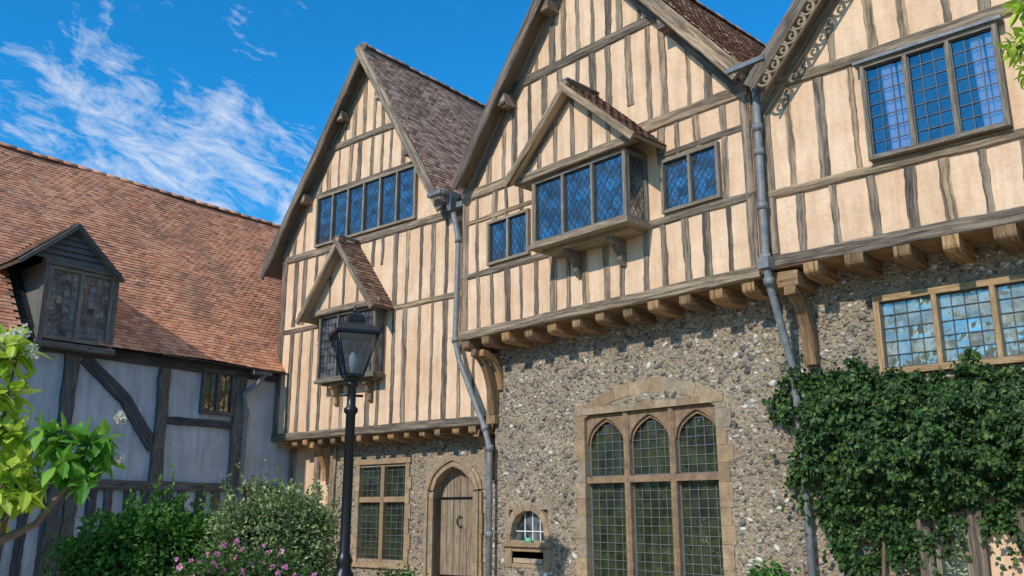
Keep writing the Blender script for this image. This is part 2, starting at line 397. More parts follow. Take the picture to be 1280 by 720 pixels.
def ico(sub):
    import bmesh
    b_ = bmesh.new(); bmesh.ops.create_icosphere(b_, subdivisions=sub, radius=1)
    V = np.array([v.co[:] for v in b_.verts]); F = np.array([[v.index for v in f.verts] for f in b_.faces]); b_.free(); return V, F
ICV, ICF = ico(2); SCV, SCF = ico(1)
rs = np.random.RandomState(3)
def nodules(mb, u0, u1, z0, z1, y, excl, cell=.063, mat=1, prot=.0105):
    nu = int((u1-u0)/cell); nz = int((z1-z0)/(cell*.8))
    for i in range(nz):
        for j in range(nu):
            if rs.rand() < .13: continue
            u = u0+(j+.5+(.5 if i % 2 else 0)+rs.uniform(-.42, .42))*cell; z = z0+(i+.5+rs.uniform(-.42, .42))*cell*.8
            if u > u1-.04 or excl(u, z): continue
            s = cell*(rs.uniform(.2, .5) if rs.rand() < .86 else rs.uniform(.55, .9)); ax = np.array([s*rs.uniform(.85, 1.6), prot*rs.uniform(.7, 1.7), s*rs.uniform(.5, .95)])
            V = SCV*(1+rs.uniform(-.3, .3, (len(SCV), 1)))*ax
            th = rs.uniform(-.9, .9); c, s_ = math.cos(th), math.sin(th)
            V = np.stack([V[:, 0]*c-V[:, 2]*s_+u, V[:, 1]+y, V[:, 0]*s_+V[:, 2]*c+z], 1)
            mb.arrays(V, SCF, mat, True)
def wall_holes(mb, u0, u1, z0, z1, y, rects, mat=0, depth=.3):
    us = sorted({u0, u1, *[r_[0] for r_ in rects], *[r_[1] for r_ in rects]}); zs = sorted({z0, z1, *[r_[2] for r_ in rects], *[r_[3] for r_ in rects]})
    for a, b_ in zip(us[:-1], us[1:]):
        for c, d in zip(zs[:-1], zs[1:]):
            cu, cz = (a+b_)/2, (c+d)/2
            if any(r_[0] < cu < r_[1] and r_[2] < cz < r_[3] for r_ in rects): continue
            mb.poly([(a, y, c), (b_, y, c), (b_, y, d), (a, y, d)], mat)
    for r_ in rects:
        a, b_, c, d = r_
        for q in (((a, c), (a, d)), ((b_, c), (b_, d)), ((a, c), (b_, c)), ((a, d), (b_, d))):
            mb.poly([(q[0][0], y, q[0][1]), (q[1][0], y, q[1][1]), (q[1][0], y+depth, q[1][1]), (q[0][0], y+depth, q[0][1])], mat)
def stones_col(mb, u0, u1, z0, z1, y0, y1, h=.28, outer=0, side=1):
    z = z0; k = 0
    while z < z1-.02:
        hh = min(h*rnd.uniform(.8, 1.25), z1-z)
        if z1-z-hh < .08: hh = z1-z
        ex = (outer if k % 2 else outer*.3)*rnd.uniform(.4, 1.2); j = rnd.uniform(-.004, .004)
        mb.box(u0-(ex if side < 0 else 0), u1+(ex if side > 0 else 0), y0+j, y1, z+.002, z+hh-.002); z += hh; k += 1
def voussoirs(mb, cu, cz, r0, r1, a0, a1, n, y0, y1):
    for k in range(n):
        t0 = a0+(a1-a0)*(k+.015)/n; t1 = a0+(a1-a0)*(k+.985)/n; i = len(mb.v); rr = r1*rnd.uniform(.985, 1.006); j = rnd.uniform(-.006, .006)
        for y in (y0+j, y1):
            for t, r_ in ((t0, r0), (t0, rr), (t1, rr), (t1, r0)): mb.v.append((cu+r_*math.cos(t), y, cz+r_*math.sin(t)))
        for q in ((0, 1, 2, 3), (7, 6, 5, 4), (0, 4, 5, 1), (1, 5, 6, 2), (2, 6, 7, 3), (3, 7, 4, 0)): mb.face([i+p for p in q])
def archf(t, e=.85):
    return math.sqrt(max(0, 1-((t+e)/(1+e))**2))/math.sqrt(1-(e/(1+e))**2)
def arch_plate(mb, u0, u1, zs, zc, ztop, yf, yb, e=.85, n=20):
    cur = []
    for k in range(n+1):
        s = k/n; cur.append((u0+(u1-u0)*s, zs+(zc-zs)*archf(abs(2*s-1), e)))
    for (a, b_) in zip(cur[:-1], cur[1:]):
        mb.poly([(a[0], yf, a[1]), (b_[0], yf, b_[1]), (b_[0], yf, ztop), (a[0], yf, ztop)])
        mb.poly([(a[0], yf, a[1]), (b_[0], yf, b_[1]), (b_[0], yb, b_[1]), (a[0], yb, a[1])])
    return cur

def studs(root, us, z0, z1, wins, ztop=None, w=.11, d=.016, mat='timber', off=.09):
    for u in us:
        ww = w*rnd.uniform(.6, 1.3); du = rnd.uniform(-.022, .022)
        top = z1 if ztop is None else min(z1, ztop(u)-off)
        segs = [(z0, top)]
        for (a, b_, c, e) in wins:
            if a-.04 < u < b_+.04:
                ns = []
                for (s0, s1) in segs:
                    if c > s0 and c < s1: ns.append((s0, c))
                    if e < s1 and e > s0: ns.append((e, s1))
                    if c >= s1 or e <= s0: ns.append((s0, s1))
                segs = ns
        for (s0, s1) in segs:
            if s1-s0 > .1: timber(root, 'stud', (u, s0), (u+du, s1), ww, d+rnd.uniform(-.006, .006), mat, jit=.009, step=.08, c=.006, bow=rnd.uniform(-.01, .01))
def spaced(a, b_, step, j=.05):
    n = max(1, round((b_-a)/step)); return [a+(b_-a)*k/n+(rnd.uniform(-j, j) if 0 < k < n else 0) for k in range(n+1)]
def joist(root, u, w, y0, y1, zt, h, mat='warm'):
    y0 += rnd.uniform(-.03, .03); h *= rnd.uniform(.88, 1.08); w *= rnd.uniform(.85, 1.12)
    mb = MB(); r_ = h*.5
    prof = [(y1, zt), (y0, zt), (y0, zt-h*.6)]+[(y0+r_*1.5*(1-math.cos(t)), zt-h*.6-h*.4*math.sin(t)) for t in (.4, .8, 1.2, 1.57)]+[(y1, zt-h)]
    mb.extr(prof, u-w/2, u+w/2); return mb.build('jetty_joist', M[mat], root)
def brace(root, u, w, y0, z0, y1, z1, mat='warm', dd=.13, name='jetty_bracket'):
    pts = []
    for k in range(9):
        t = k/8; a = t*math.pi/2
        pts.append((u, y0+(y1-y0)*(1-math.cos(a)), z0+(z1-z0)*math.sin(a)))
    mb = MB(); mb.beam(pts, dd, w, n=(1, 0, 0), jit=.003, step=1); 
    return mb.build(name, M[mat], root)

# ================================================================= SETTING
g = MB(); g.box(-600, 600, -600, 600, -.5, 0); 
m, nt, b = newmat('lawn_ground'); v = coords(nt)
nt.links.new(ramp(nt, ntex(nt, v, 8, 8, .7), [(.3, (.03, .06, .015)), (.7, (.08, .13, .035))]), b.inputs['Base Color']); b.inputs['Roughness'].default_value = .95; bump(nt, b, ntex(nt, v, 60, 5), .8, .03)
o = g.build('ground', m); o['kind'] = 'structure'
g = MB(); g.poly([(-15.0, -9, .004), (10, -9, .004), (10, 9.9, .004), (-16.6, 9.9, .004)])  # unseen gravel court, made wide and pale to bounce warm light under the jetties
m, nt, b = newmat('gravel'); v = coords(nt)
nt.links.new(ramp(nt, ntex(nt, v, 60, 6, .8), [(.3, (.30, .25, .18)), (.7, (.62, .53, .40))]), b.inputs['Base Color']); b.inputs['Roughness'].default_value = .95; bump(nt, b, ntex(nt, v, 90, 4), .8, .02)
o = g.build('path', m); o['kind'] = 'structure'

# ================================================================= HOUSE 2 (middle gable)
F2 = Fac(-11.13, 9.3, 0); W2 = 5.65
h2 = empty('timber_framed_house', 'middle gabled house with tall arched stone window and blue oriel above a flint wall', 'house', F2.o, F2.a)
ZB = 4.35; UA, ZA = 2.87, 10.65; UL, ZL, UR, ZR = .05, 7.05, 5.77, 7.03
def zt2(u): return ZA-(abs(u-UA))*(ZA-ZL)/(UA-UL)-.05
mb = MB(); mb.poly([(0, 0, ZB), (W2, 0, ZB), (W2, 0, zt2(W2)), (UA, 0, zt2(UA)), (0, 0, zt2(0))])
mb.build('plaster_wall', M['plaster'], h2)
mb = MB(); mb.poly([(0, 0, ZB), (0, 7, ZB), (0, 7, 7), (0, 0, 7)]); mb.poly([(W2, 0, ZB), (W2, 7, ZB), (W2, 7, 7), (W2, 0, 7)]); mb.poly([(0, 7, 0), (W2, 7, 0), (W2, 7, 7), (UA, 7, 10.5), (0, 7, 7)])
mb.build('rear_wall', M['plaster'], h2)
gable_roof(h2, UA, ZA, UL, ZL, UR, ZR, -.3, 7.3, 'tilebrown', bw=.2)
zs0, zs1 = 5.5, 6.25
wl0 = F2.p(609, 330, -.05)[0]; wl1 = F2.p(661, 300, -.05)[0]; wr0 = F2.p(828, 262, -.05)[0]; wr1 = F2.p(901, 240, -.05)[0]
OD = .5
oz0, oz1 = 5.42, 6.42
ou0 = F2.p(665, 305, -OD)[0]; ou1 = F2.p(782, 230, -OD)[0]
window(h2, 'window', (wl0, -.07, zs0), X, NY, wl1-wl0, zs1-zs0, 2, label='small two-light casement left of the oriel')
window(h2, 'window', (wr0, -.07, zs0), X, NY, wr1-wr0, zs1-zs0+.02, 2, label='small two-light casement right of the oriel')
wins = [(wl0, wl1, zs0, zs1), (wr0, wr1, zs0, zs1), (ou0-.05, ou1+.05, oz0-.15, 7.0)]
timber(h2, 'jetty_beam', (-.02, 4.43), (W2, 4.43), .15, .05, 'timber', jit=.008)
timber(h2, 'rail', (0, 5.42), (W2, 5.42), .10, .03)
timber(h2, 'rail', (0.02, 6.36), (ou0-.2, 6.36), .08, .025); timber(h2, 'rail', (ou1+.2, 6.36), (W2, 6.36), .08, .025)
timber(h2, 'tie_beam', (0, 6.86), (W2, 6.86), .18, .04)
timber(h2, 'collar_beam', (1.22, 8.5), (4.5, 8.5), .16, .035)
timber(h2, 'corner_post', (.08, 4.51), (.08, 7.0), .15, .03); timber(h2, 'corner_post', (W2-.07, 4.51), (W2-.07, 7.0), .12, .03)
studs(h2, spaced(.09, W2-.07, .34)[1:-1], 4.5, 5.37, [])
studs(h2, spaced(.09, W2-.07, .345)[1:-1], 5.47, 6.77, wins)
studs(h2, spaced(.3, W2-.25, .33), 6.95, 8.42, [(ou0+.1, ou1-.1, 6.9, 7.3)], zt2, off=.3, w=.105)
studs(h2, spaced(1.55, 4.2, .30), 8.58, 10.4, [], zt2, off=.3, w=.10)
for (a, b_) in (((.2, zt2(.2)-.3), (UA, zt2(UA)-.33)), ((W2-.15, zt2(W2-.15)-.3), (UA, zt2(UA)-.33))):
    timber(h2, 'gable_rafter', a, b_, .17, .04 if a[0] < 1 else .045)
for u in spaced(.12, W2-.2, .47, .03): joist(h2, u, .17, -.0, .62, ZB-.003, .17)
mb = MB(); mb.box(-.0, W2, .01, .6, ZB-.002, ZB+.05); mb.build('jetty_soffit', M['warm'], h2)
ori = MB(); ori.box(ou0-.04, ou1+.04, -OD-.04, .0, oz0-.07, oz0-.0); ori.box(ou0+.1, ou1-.1, -OD+.12, 0, oz0-.12, oz0-.07)
ori = ori.build('oriel', M['frame'], h2)
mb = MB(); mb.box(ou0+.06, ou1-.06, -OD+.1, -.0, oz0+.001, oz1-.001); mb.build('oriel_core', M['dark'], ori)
window(h2, 'oriel_window', (ou0, -OD, oz0), X, NY, ou1-ou0, oz1-oz0, 3, fw=.05, label='wide blue front of the oriel, three lattice lights')
window(h2, 'oriel_window', (ou1+.001, -OD+.005, oz0), Vector((0, 1, 0)), X, OD-.01, oz1-oz0, 1, fw=.04, dep=.06, came='palecame', label='narrow side light of the oriel facing right')
window(h2, 'oriel_window', (ou0-.001, -OD+.005, oz0), Vector((0, 1, 0)), -X, OD-.01, oz1-oz0, 1, fw=.04, dep=.06, label='narrow side light of the oriel facing left')
for px in (708, 763):
    u = F2.p(px, 320, -.3)[0]; mb = MB(); z = oz0-.12
    mb.extr([(-.32, z), (-.32, z-.06), (-.26, z-.10), (-.22, z-.09), (-.17, z-.18), (-.12, z-.20), (-.11, z-.30), (-.05, z-.38), (-.0, z-.36), (0, z)], u-.045, u+.045)
    mb.build('oriel_corbel', M['frame'], h2)
HA = F2.p(705, 103, -.70); hu = HA[0]; hz = HA[1]; hw = 1.25; hzf = 6.48
mb = MB(); mb.poly([(hu-hw+.12, -OD-.04, oz1+.1), (hu+hw-.12, -OD-.04, oz1+.1), (hu, -OD-.04, hz-.05)]); mb.build('oriel_gable', M['plaster'], h2)
gable_roof(h2, hu, hz, hu-hw, hzf, hu+hw, hzf, -.70, .0, 'tiledark', bw=.11, name='oriel_roof', purlins=False, ribs=False)
mb = MB(); mb.beam([(hu, -.69, hz+.045), (hu, .0, hz+.045)], .14, .025, n=(0, 0, 1), jit=.002); mb.build('ridge_lead', M['lead'], h2)
timber(h2, 'oriel_beam', (hu-hw+.08, oz1+.07), (hu+hw-.08, oz1+.07), .13, .08, y=-OD-.0)
for k in (-2, -1, 0, 1, 2):
    u = hu+k*.34; zt_ = hz-abs(k*.34)*(hz-hzf)/hw-.16
    if zt_-oz1-.12 > .1: timber(h2, 'stud', (u, oz1+.13), (u, zt_), .075, .02, y=-OD-.045)
for s_ in (-1, 1):
    timber(h2, 'gable_rafter', (hu+s_*(hw-.25), oz1+.15), (hu, hz-.12), .08, .025+.004*s_, y=-OD-.045)

YF = .55
f0 = F2.p(722, 510, YF); f1 = F2.p(905, 497, YF); wu0, wu1 = f0[0], f1[0]; wzt = 3.07; wzb = .5
ac = (wu0+wu1)/2; aR = 2.75; acz = 3.42-aR
nich = (F2.p(634, 660, YF)[0], F2.p(687, 660, YF)[0]); nz1 = F2.p(660, 632, YF)[1]; nz0 = F2.p(660, 676, YF)[1]
def ex2(u, z):
    if wu0-.02 < u < wu1+.02 and .4 < z < wzt+.02: return True
    r_ = math.hypot(u-ac, z-acz)
    if aR-.22 < r_ < aR+.0 and z > wzt-.1 and abs(u-ac) < 1.5: return True
    if nich[0]-.06 < u < nich[1]+.06 and nz0-.4 < z < nz1+.08: return True
    return False
mb = MB(); FU0 = .24
wall_holes(mb, FU0, W2+.05, 0, ZB, YF, [(wu0+.12, wu1-.12, wzb, wzt-.08), (nich[0]+.04, nich[1]-.04, nz0, nz1-.06)])
mb.poly([(FU0, YF, 0), (FU0, 7, 0), (FU0, 7, ZB), (FU0, YF, ZB)])
nodules(mb, FU0, W2+.05, .3, ZB-.03, YF, ex2)
mb.build('flint_wall', [M['mortar'], M['flint']], h2, fix=False)
mb = MB()
stones_col(mb, wu0, wu0+.14, wzb-.1, wzt-.08, YF-.015, YF+.25, .26, .08, -1)
stones_col(mb, wu1-.14, wu1, wzb-.1, wzt-.08, YF-.015, YF+.25, .26, .08, 1)
n = 7
for k in range(n):
    a = wu0+(wu1-wu0)*k/n; mb.box(a+.0015, a+(wu1-wu0)/n-.0015, YF-.025+rnd.uniform(-.003, .003), YF+.25, wzt-.08, wzt+.02)
ha = math.asin(1.42/aR)
voussoirs(mb, ac, acz, aR-.2, aR, math.pi/2-ha, math.pi/2+ha, 10, YF-.008, YF+.1)
mb.build('window_surround', M['stone'], h2)
mb = MB(); L0 = wu0+.14; L1 = wu1-.14; mw = .1; lw = (L1-L0-2*mw)/3; tz = 2.05
yf, yb = YF+.03, YF+.2
ys_g = YF+.14
for k in range(3):
    a = L0+k*(lw+mw)
    arch_plate(mb, a, a+lw, 2.55, 2.93, wzt-.08, yf+.02, ys_g+.02)
    cur = [(a+.02+(lw-.04)*i/20, 2.52+.36*archf(abs(2*i/20-1))) for i in range(21)]
    for (p, q) in zip(cur[:-1], cur[1:]): mb.poly([(p[0], yf+.06, p[1]), (q[0], yf+.06, q[1]), (q[0], yf+.06, q[1]+.07), (p[0], yf+.06, p[1]+.07)])
    if k < 2: mb.beam([(a+lw+mw/2, yf+.02, wzb), (a+lw+mw/2, yf+.02, wzt-.08)], mw, .045, jit=.001, back=.15, c=.03)
mb.box(L0, L1, yf-.005, yf+.12, tz-.05, tz+.04); mb.box(L0-.05, L1+.05, YF-.07, YF+.2, wzb-.02, wzb+.08)
wmain = mb.build('window', M['brownstone'], h2); wmain['label'] = 'tall stone window of three pointed lights over three square ones'
ld = MB(); 
for k in range(3):
    a = L0+k*(lw+mw)
    for (z0, z1) in ((wzb+.08, tz-.05), (tz+.04, 2.95)):
        g_ = MB(); nx = 5; nz = round((z1-z0)/.12)
        for p in range(nx):
            for q in range(nz):
                u0 = a+lw*p/nx; u1 = a+lw*(p+1)/nx; c0 = z0+(z1-z0)*q/nz; c1 = z0+(z1-z0)*(q+1)/nz; tx = rnd.uniform(-.003, .003); tz_ = rnd.uniform(-.003, .003)
                g_.poly([(u0, ys_g+tx+tz_, c0), (u1, ys_g-tx+tz_, c0), (u1, ys_g-tx-tz_, c1), (u0, ys_g+tx-tz_, c1)])
        g_.build('pane', M['gglass'], wmain, fix=False)
        for p in range(1, nx): ld.box(a+lw*p/nx-.0045, a+lw*p/nx+.0045, ys_g-.014, ys_g-.004, z0, z1)
        for q in range(1, nz): zq = z0+(z1-z0)*q/nz; ld.box(a, a+lw, ys_g-.016, ys_g-.006, zq-.0045, zq+.0045)
        for (e0, e1, e2, e3) in ((a, a+.018, z0, z1), (a+lw-.018, a+lw, z0, z1), (a, a+lw, z0, z0+.018)): ld.box(e0, e1, ys_g-.03, ys_g-.003, e2, e3)
ld.build('lead_lattice', M['palecame'], wmain)
# niche window
mb = MB(); nc = (nich[0]+nich[1])/2; nr = (nich[1]-nich[0])/2
voussoirs(mb, nc, nz1-nr+.02, nr-.09, nr+.02, 0, math.pi, 7, YF-.02, YF+.16)
stones_col(mb, nich[0]-.03, nich[0]+.08, nz0-.02, nz1-nr+.02, YF-.02, YF+.16, .2); stones_col(mb, nich[1]-.08, nich[1]+.03, nz0-.02, nz1-nr+.02, YF-.02, YF+.16, .2)
mb.box(nich[0]-.06, nich[1]+.06, YF-.06, YF+.16, nz0-.09, nz0-.02)
mb.box(nich[0]-.02, nich[0]+.12, YF-.02, YF+.05, nz0-.4, nz0-.1); mb.box(nich[1]-.12, nich[1]+.02, YF-.02, YF+.05, nz0-.4, nz0-.1)
mb.box(nich[0]+.12, nich[1]-.12, YF-.01, YF+.05, nz0-.4, nz0-.34); mb.box(nich[0]+.12, nich[1]-.12, YF-.01, YF+.05, nz0-.16, nz0-.1)
nw = mb.build('niche_window', M['stone'], h2); nw['label'] = 'little round-headed stone window low in the flint wall'
mb = MB(); mb.box(nich[0], nich[1], YF+.12, YF+.14, nz0-.02, nz1-.04); mb.build('pane', M['dglass'], nw)
mb = MB()
for fr in (.32, .5, .68): u = nich[0]+(nich[1]-nich[0])*fr; mb.box(u-.008, u+.008, YF+.1, YF+.118, nz0, nz1-.08)
mb.box(nich[0]+.08, nich[1]-.08, YF+.095, YF+.117, nz0+.13, nz0+.145); mb.build('glazing_bar', M['paper'], nw)
mb = MB(); mb.box(nich[0]+.12, nich[1]-.12, YF+.0, YF+.04, nz0-.34, nz0-.16); mb.build('letter_slot', M['dark'], nw)
mb = MB(); mb.box(nich[0]+.15, nich[1]-.15, YF-.012, YF-.002, nz0-.33, nz0-.26); mb.build('letter_plate', M['palestone'], nw)
mb = MB(); mb.box(nc-.02, nc+.13, YF-.055, YF-.045, nz0-.019, nz0+.05); 
sg = mb.build('notice', M['green']); sg.location = F2.o; sg['label'] = 'small green notice on the sill of the little round-headed window'; sg['category'] = 'notice'
mb = MB(); mb.box(nc+.0, nc+.11, YF-.058, YF-.0555, nz0+.026, nz0+.034); mb.box(nc+.02, nc+.09, YF-.058, YF-.0555, nz0+.005, nz0+.012); mb.build('lettering', M['paper'], sg)
timber(h2, 'corner_post', (FU0+.0, 3.0), (FU0, 4.15), .2, .1, 'warm', y=YF-.02)
brace(h2, .22, .12, YF-.08, 3.15, .02, 4.13, 'warm', .11)
brace(h2, FU0+.1, .1, YF+.0, 3.55, .1, 4.12, 'warm', .11)
mb = MB(); pts = [F2.w3(566, 262, .36), F2.w3(573, 300, .36), F2.w3(569, 425, .36), F2.w3(574, 450, .36), F2.w3(606, 535, .4), F2.w3(612, 560, .4)]; e = pts[-1].copy(); e.z = 0; pts.append(e)
mb.tube(pts, .05, 10)
for k in (1, 2, 4, 5): q = pts[k]; mb.tube([q-Vector((0, 0, .05)), q+Vector((0, 0, .05))], .066, 10)
for zz in (1.2, .4): q = Vector((e.x, e.y, zz)); mb.tube([q, q+Vector((0, 0, .1))], .066, 10)
dp = mb.build('downpipe', M['pipe'], h2)
mb = MB(); q = F2.w3(564, 250, .3); mb.lathe([(.06, q.z-.2), (.08, q.z-.14), (.13, q.z+.03), (.13, q.z+.07)], 4, q.x, q.y, smooth=False, rot=.78)
mb.box(q.x-.34, q.x+.05, q.y-.3, q.y-.2, q.z+.06, q.z+.13); mb.box(q.x-.1, q.x+.08, q.y-.25, q.y+.5, q.z+.055, q.z+.12)
mb.build('rain_hopper', M['lead'], dp)
mb = MB(); pts = [F2.w3(945, 112, -.12), F2.w3(947, 160, -.12), F2.w3(957, 322, -.12), F2.w3(961, 352, -.1), F2.w3(992, 462, YF-.1), F2.w3(1003, 560, YF-.1)]; e = pts[-1].copy(); e.z = 0; pts.append(e)
mb.tube(pts, .047, 10)
for k in (1, 2, 3, 4, 5): q = pts[k]; mb.tube([q-Vector((0, 0, .045)), q+Vector((0, 0, .045))], .062, 10)
for zz in (5.2, 5.9): q = pts[1].lerp(pts[2], (pts[1].z-zz)/(pts[1].z-pts[2].z)); mb.tube([q-Vector((0, 0, .04)), q+Vector((0, 0, .04))], .062, 10)
dp2 = mb.build('downpipe', M['pipe'], h2)
mb = MB(); q = F2.w3(944, 100, -.12); mb.lathe([(.055, q.z-.16), (.07, q.z-.1), (.12, q.z+.03), (.12, q.z+.08)], 4, q.x, q.y, smooth=False, rot=.78)
mb.box(q.x-.25, q.x+.28, q.y-.26, q.y-.14, q.z+.09, q.z+.15); mb.box(q.x-.1, q.x+.12, q.y-.16, q.y+1.5, q.z+.085, q.z+.14); mb.build('rain_hopper', M['lead'], dp2)
q = pts[2]; mb = MB(); mb.box(q.x-.07, q.x+.07, q.y-.07, q.y+.08, q.z-.14, q.z+.0); mb.build('pipe_box', M['pipe'], dp2)

# ================================================================= HOUSE 1 (left gable)
F1 = Fac(-17.16, 9.2, 7)
W1 = 6.2
h1 = empty('timber_framed_house', 'left gabled house with long blue window band and pointed door, next to the cottage', 'house', F1.o, F1.a)
a = F1.p(453, 57, -.27); l = F1.p(325, 343, -.27); r = F1.p(548, 240, -.27)
ua, za = a; ul, zl = l; ur, zr = r
sl = (za-zl)/(ua-ul); sr = (za-zr)/(ur-ua)
ur2 = ur+.15; zr2 = zr-.15*sr
def zt1(u): return (za-(ua-u)*sl if u < ua else max(za-(u-ua)*sr, zr2))-.06
B1 = 3.02
mb = MB(); mb.poly([(0, 0, B1), (W1, 0, B1), (W1, 0, zr2-.06), (ur2, 0, zr2-.06), (ua, 0, za-.06), (0, 0, zt1(0))])
mb.build('plaster_wall', M['plaster'], h1)
mb = MB(); mb.poly([(0, 0, 0), (0, 7, 0), (0, 7, zt1(0)), (0, 0, zt1(0))]); mb.poly([(0, 7, 0), (W1, 7, 0), (W1, 7, zr2), (ua, 7, za-.1), (0, 7, zt1(0))]); mb.build('rear_wall', M['plaster'], h1)
gable_roof(h1, ua, za, ul, zl, ur2, zr2, -.27, 8.5, 'tilebrown', bw=.2)
mb = MB(); mb.box(ur2-.05, W1+.3, -.2, 7, zr2-.12, zr2-.02); mb.build('valley_gutter', M['lead'], h1)
b0 = F1.p(393, 312, -.06)[0]; b1 = F1.p(519, 270, -.06)[0]
bz0 = F1.p(457, 291, -.06)[1]; bz1 = F1.p(457, 226, -.06)[1]
window(h1, 'window', (b0, -.08, bz0), X, NY, b1-b0, bz1-bz0, 6, fw=.05, label='long band of six blue lattice lights high in the gable')
D1 = .3
q0 = F1.p(395, 474, -D1); q1 = F1.p(466, 465, -D1); pz1 = F1.p(440, 388, -D1)[1]; pz0 = F1.p(430, 471, -D1)[1]
pu0, pu1 = q0[0], q1[0]
window(h1, 'oriel_window', (pu0, -D1, pz0), X, NY, pu1-pu0, pz1-pz0, 3, fw=.04, mw=.035, glass='dglass', pattern='grid', frame='frame', label='lower oriel front of three lights')
window(h1, 'oriel_window', (pu1+.001, -D1+.005, pz0), Vector((0, 1, 0)), X, D1-.01, pz1-pz0, 1, fw=.035, dep=.05, glass='dglass', pattern='grid', came='palecame', label='side light of the lower oriel')
window(h1, 'oriel_window', (pu0-.001, -D1+.005, pz0), Vector((0, 1, 0)), -X, D1-.01, pz1-pz0, 1, fw=.035, dep=.05, glass='dglass', pattern='grid', label='far side light of the lower oriel')
mb = MB(); mb.box(pu0-.03, pu1+.03, -D1-.03, 0, pz0-.06, pz0); mb.box(pu0+.08, pu1-.08, -D1+.08, 0, pz0-.1, pz0-.06); mb.build('oriel', M['frame'], h1)
for fr in (.2, .8):
    u = pu0+(pu1-pu0)*fr; mb = MB(); z = pz0-.1
    mb.extr([(-.22, z), (-.22, z-.06), (-.17, z-.1), (-.13, z-.2), (-.08, z-.22), (-.07, z-.36), (0, z-.42), (0, z)], u-.045, u+.045); mb.build('oriel_corbel', M['ochreframe'], h1)
HY = -.55
A1 = F1.p(422, 298, HY); au, az = A1; aw = 1.15; azf = az-1.5
mb = MB(); mb.poly([(au-aw+.1, -D1-.03, pz1+.05), (au+aw-.1, -D1-.03, pz1+.05), (au, -D1-.03, az-.05)]); mb.build('oriel_gable', M['plaster'], h1)
gable_roof(h1, au, az, au-aw, azf, au+aw, azf, HY, .0, 'tiledark', bw=.11, name='oriel_roof', purlins=False, ribs=False)
mb = MB(); mb.beam([(au, HY+.01, az+.045), (au, .0, az+.045)], .14, .025, n=(0, 0, 1), jit=.002); mb.build('ridge_lead', M['lead'], h1)
timber(h1, 'oriel_beam', (au-aw+.05, pz1+.07), (au+aw-.05, pz1+.07), .12, .07, y=-D1)
for k in (-1, 0, 1):
    timber(h1, 'stud', (au+k*.42, pz1+.14), (au+k*.42, az-abs(k*.42)*1.25-.16), .06, .02, y=-D1-.035)
wins1 = [(b0, b1, bz0, bz1), (au-.75, au+.75, pz0-.1, az-.55)]
timber(h1, 'jetty_beam', (0, B1+.08), (W1, B1+.08), .15, .05, jit=.008)
timber(h1, 'tie_beam', (0.0, bz0-.1), (W1-.6, bz0-.1), .15, .04)
timber(h1, 'rail', (b0-.1, bz1+.06), (b1+.05, bz1+.06), .1, .035)
mz = F1.p(535, 376, 0)[1]
timber(h1, 'rail', (au+aw-.1, mz), (W1, mz), .10, .03); timber(h1, 'rail', (0.05, mz-.05), (au-aw+.2, mz-.05), .10, .03)
cz = F1.p(463, 168, 0)[1]; hwid = (za-cz)/1.6
timber(h1, 'collar_beam', (ua-hwid, cz), (ua+hwid, cz), .14, .04)
timber(h1, 'corner_post', (.09, B1+.17), (.09, zt1(.1)), .16, .03)
us = spaced(.09, W1-.12, .35)
studs(h1, us[1:], B1+.15, mz-.05, wins1)
studs(h1, us[1:-1], mz+.05, bz0-.17, wins1, zt1, off=.25)
studs(h1, [.35, .7, 5.0], bz0-.02, bz1, [], zt1, off=.3)
studs(h1, spaced(ua-1.5, ua+1.4, .33), bz1+.11, cz-.07, [], zt1, off=.3, w=.10)
studs(h1, spaced(ua-.75, ua+.75, .3), cz+.07, za-.2, [], zt1, off=.3, w=.1)
for (a_, b_) in (((.0, zt1(0)-.3), (ua, za-.42)), ((ur2-.1, zt1(ur2-.1)-.28), (ua, za-.42))): timber(h1, 'gable_rafter', a_, b_, .17, .04 if a_[0] < 1 else .045)
for u in spaced(.3, W1-.1, .42, .02): joist(h1, u, .15, .0, .55, B1-.003, .14)
mb = MB(); mb.box(0, W1, .01, .52, B1-.002, B1+.05); mb.build('jetty_soffit', M['warm'], h1)
Y1 = .5
dz = F1.p(568, 583, Y1)[1]; d0 = F1.p(543, 650, Y1)[0]; d1 = F1.p(593, 650, Y1)[0]; dc = (d0+d1)/2
g0 = F1.p(445, 640, Y1)[0]; g1 = F1.p(511, 640, Y1)[0]; gz1 = F1.p(478, 580, Y1)[1]; gz0 = F1.p(478, 703, Y1)[1]
fl0 = F1.p(418, 640, Y1)[0]
mb = MB(); wall_holes(mb, fl0, W1+.4, 0, B1, Y1, [(g0+.08, g1-.08, gz0+.05, gz1-.05), (d0, d1, 0, dz-.02)])
def ex1(u, z): return (g0-.05 < u < g1+.05 and gz0-.1 < z < gz1+.05) or (d0-.25 < u < d1+.25 and z < dz+.2)
nodules(mb, fl0, W1+.4, .3, B1-.02, Y1, ex1); mb.build('flint_wall', [M['mortar'], M['flint']], h1, fix=False)
mb = MB(); mb.box(0, fl0, Y1, Y1+.1, 0, B1); mb.build('plaster_wall', M['plaster'], h1)
for u in (.12, .95, fl0-.08): timber(h1, 'post', (u, 0), (u, B1), .18, .06, 'timber', y=Y1)
timber(h1, 'rail', (.05, 1.6), (fl0, 1.6), .14, .05, 'timber', y=Y1)
for px in (398, 604): brace(h1, F1.p(px, 590, .3)[0], .12, Y1-.05, 2.2, .05, 2.9, 'warm', .12)
mb = MB(); stones_col(mb, g0, g0+.09, gz0, gz1, Y1-.03, Y1+.15, .25, .08, -1); stones_col(mb, g1-.09, g1, gz0, gz1, Y1-.03, Y1+.15, .25, .08, 1)
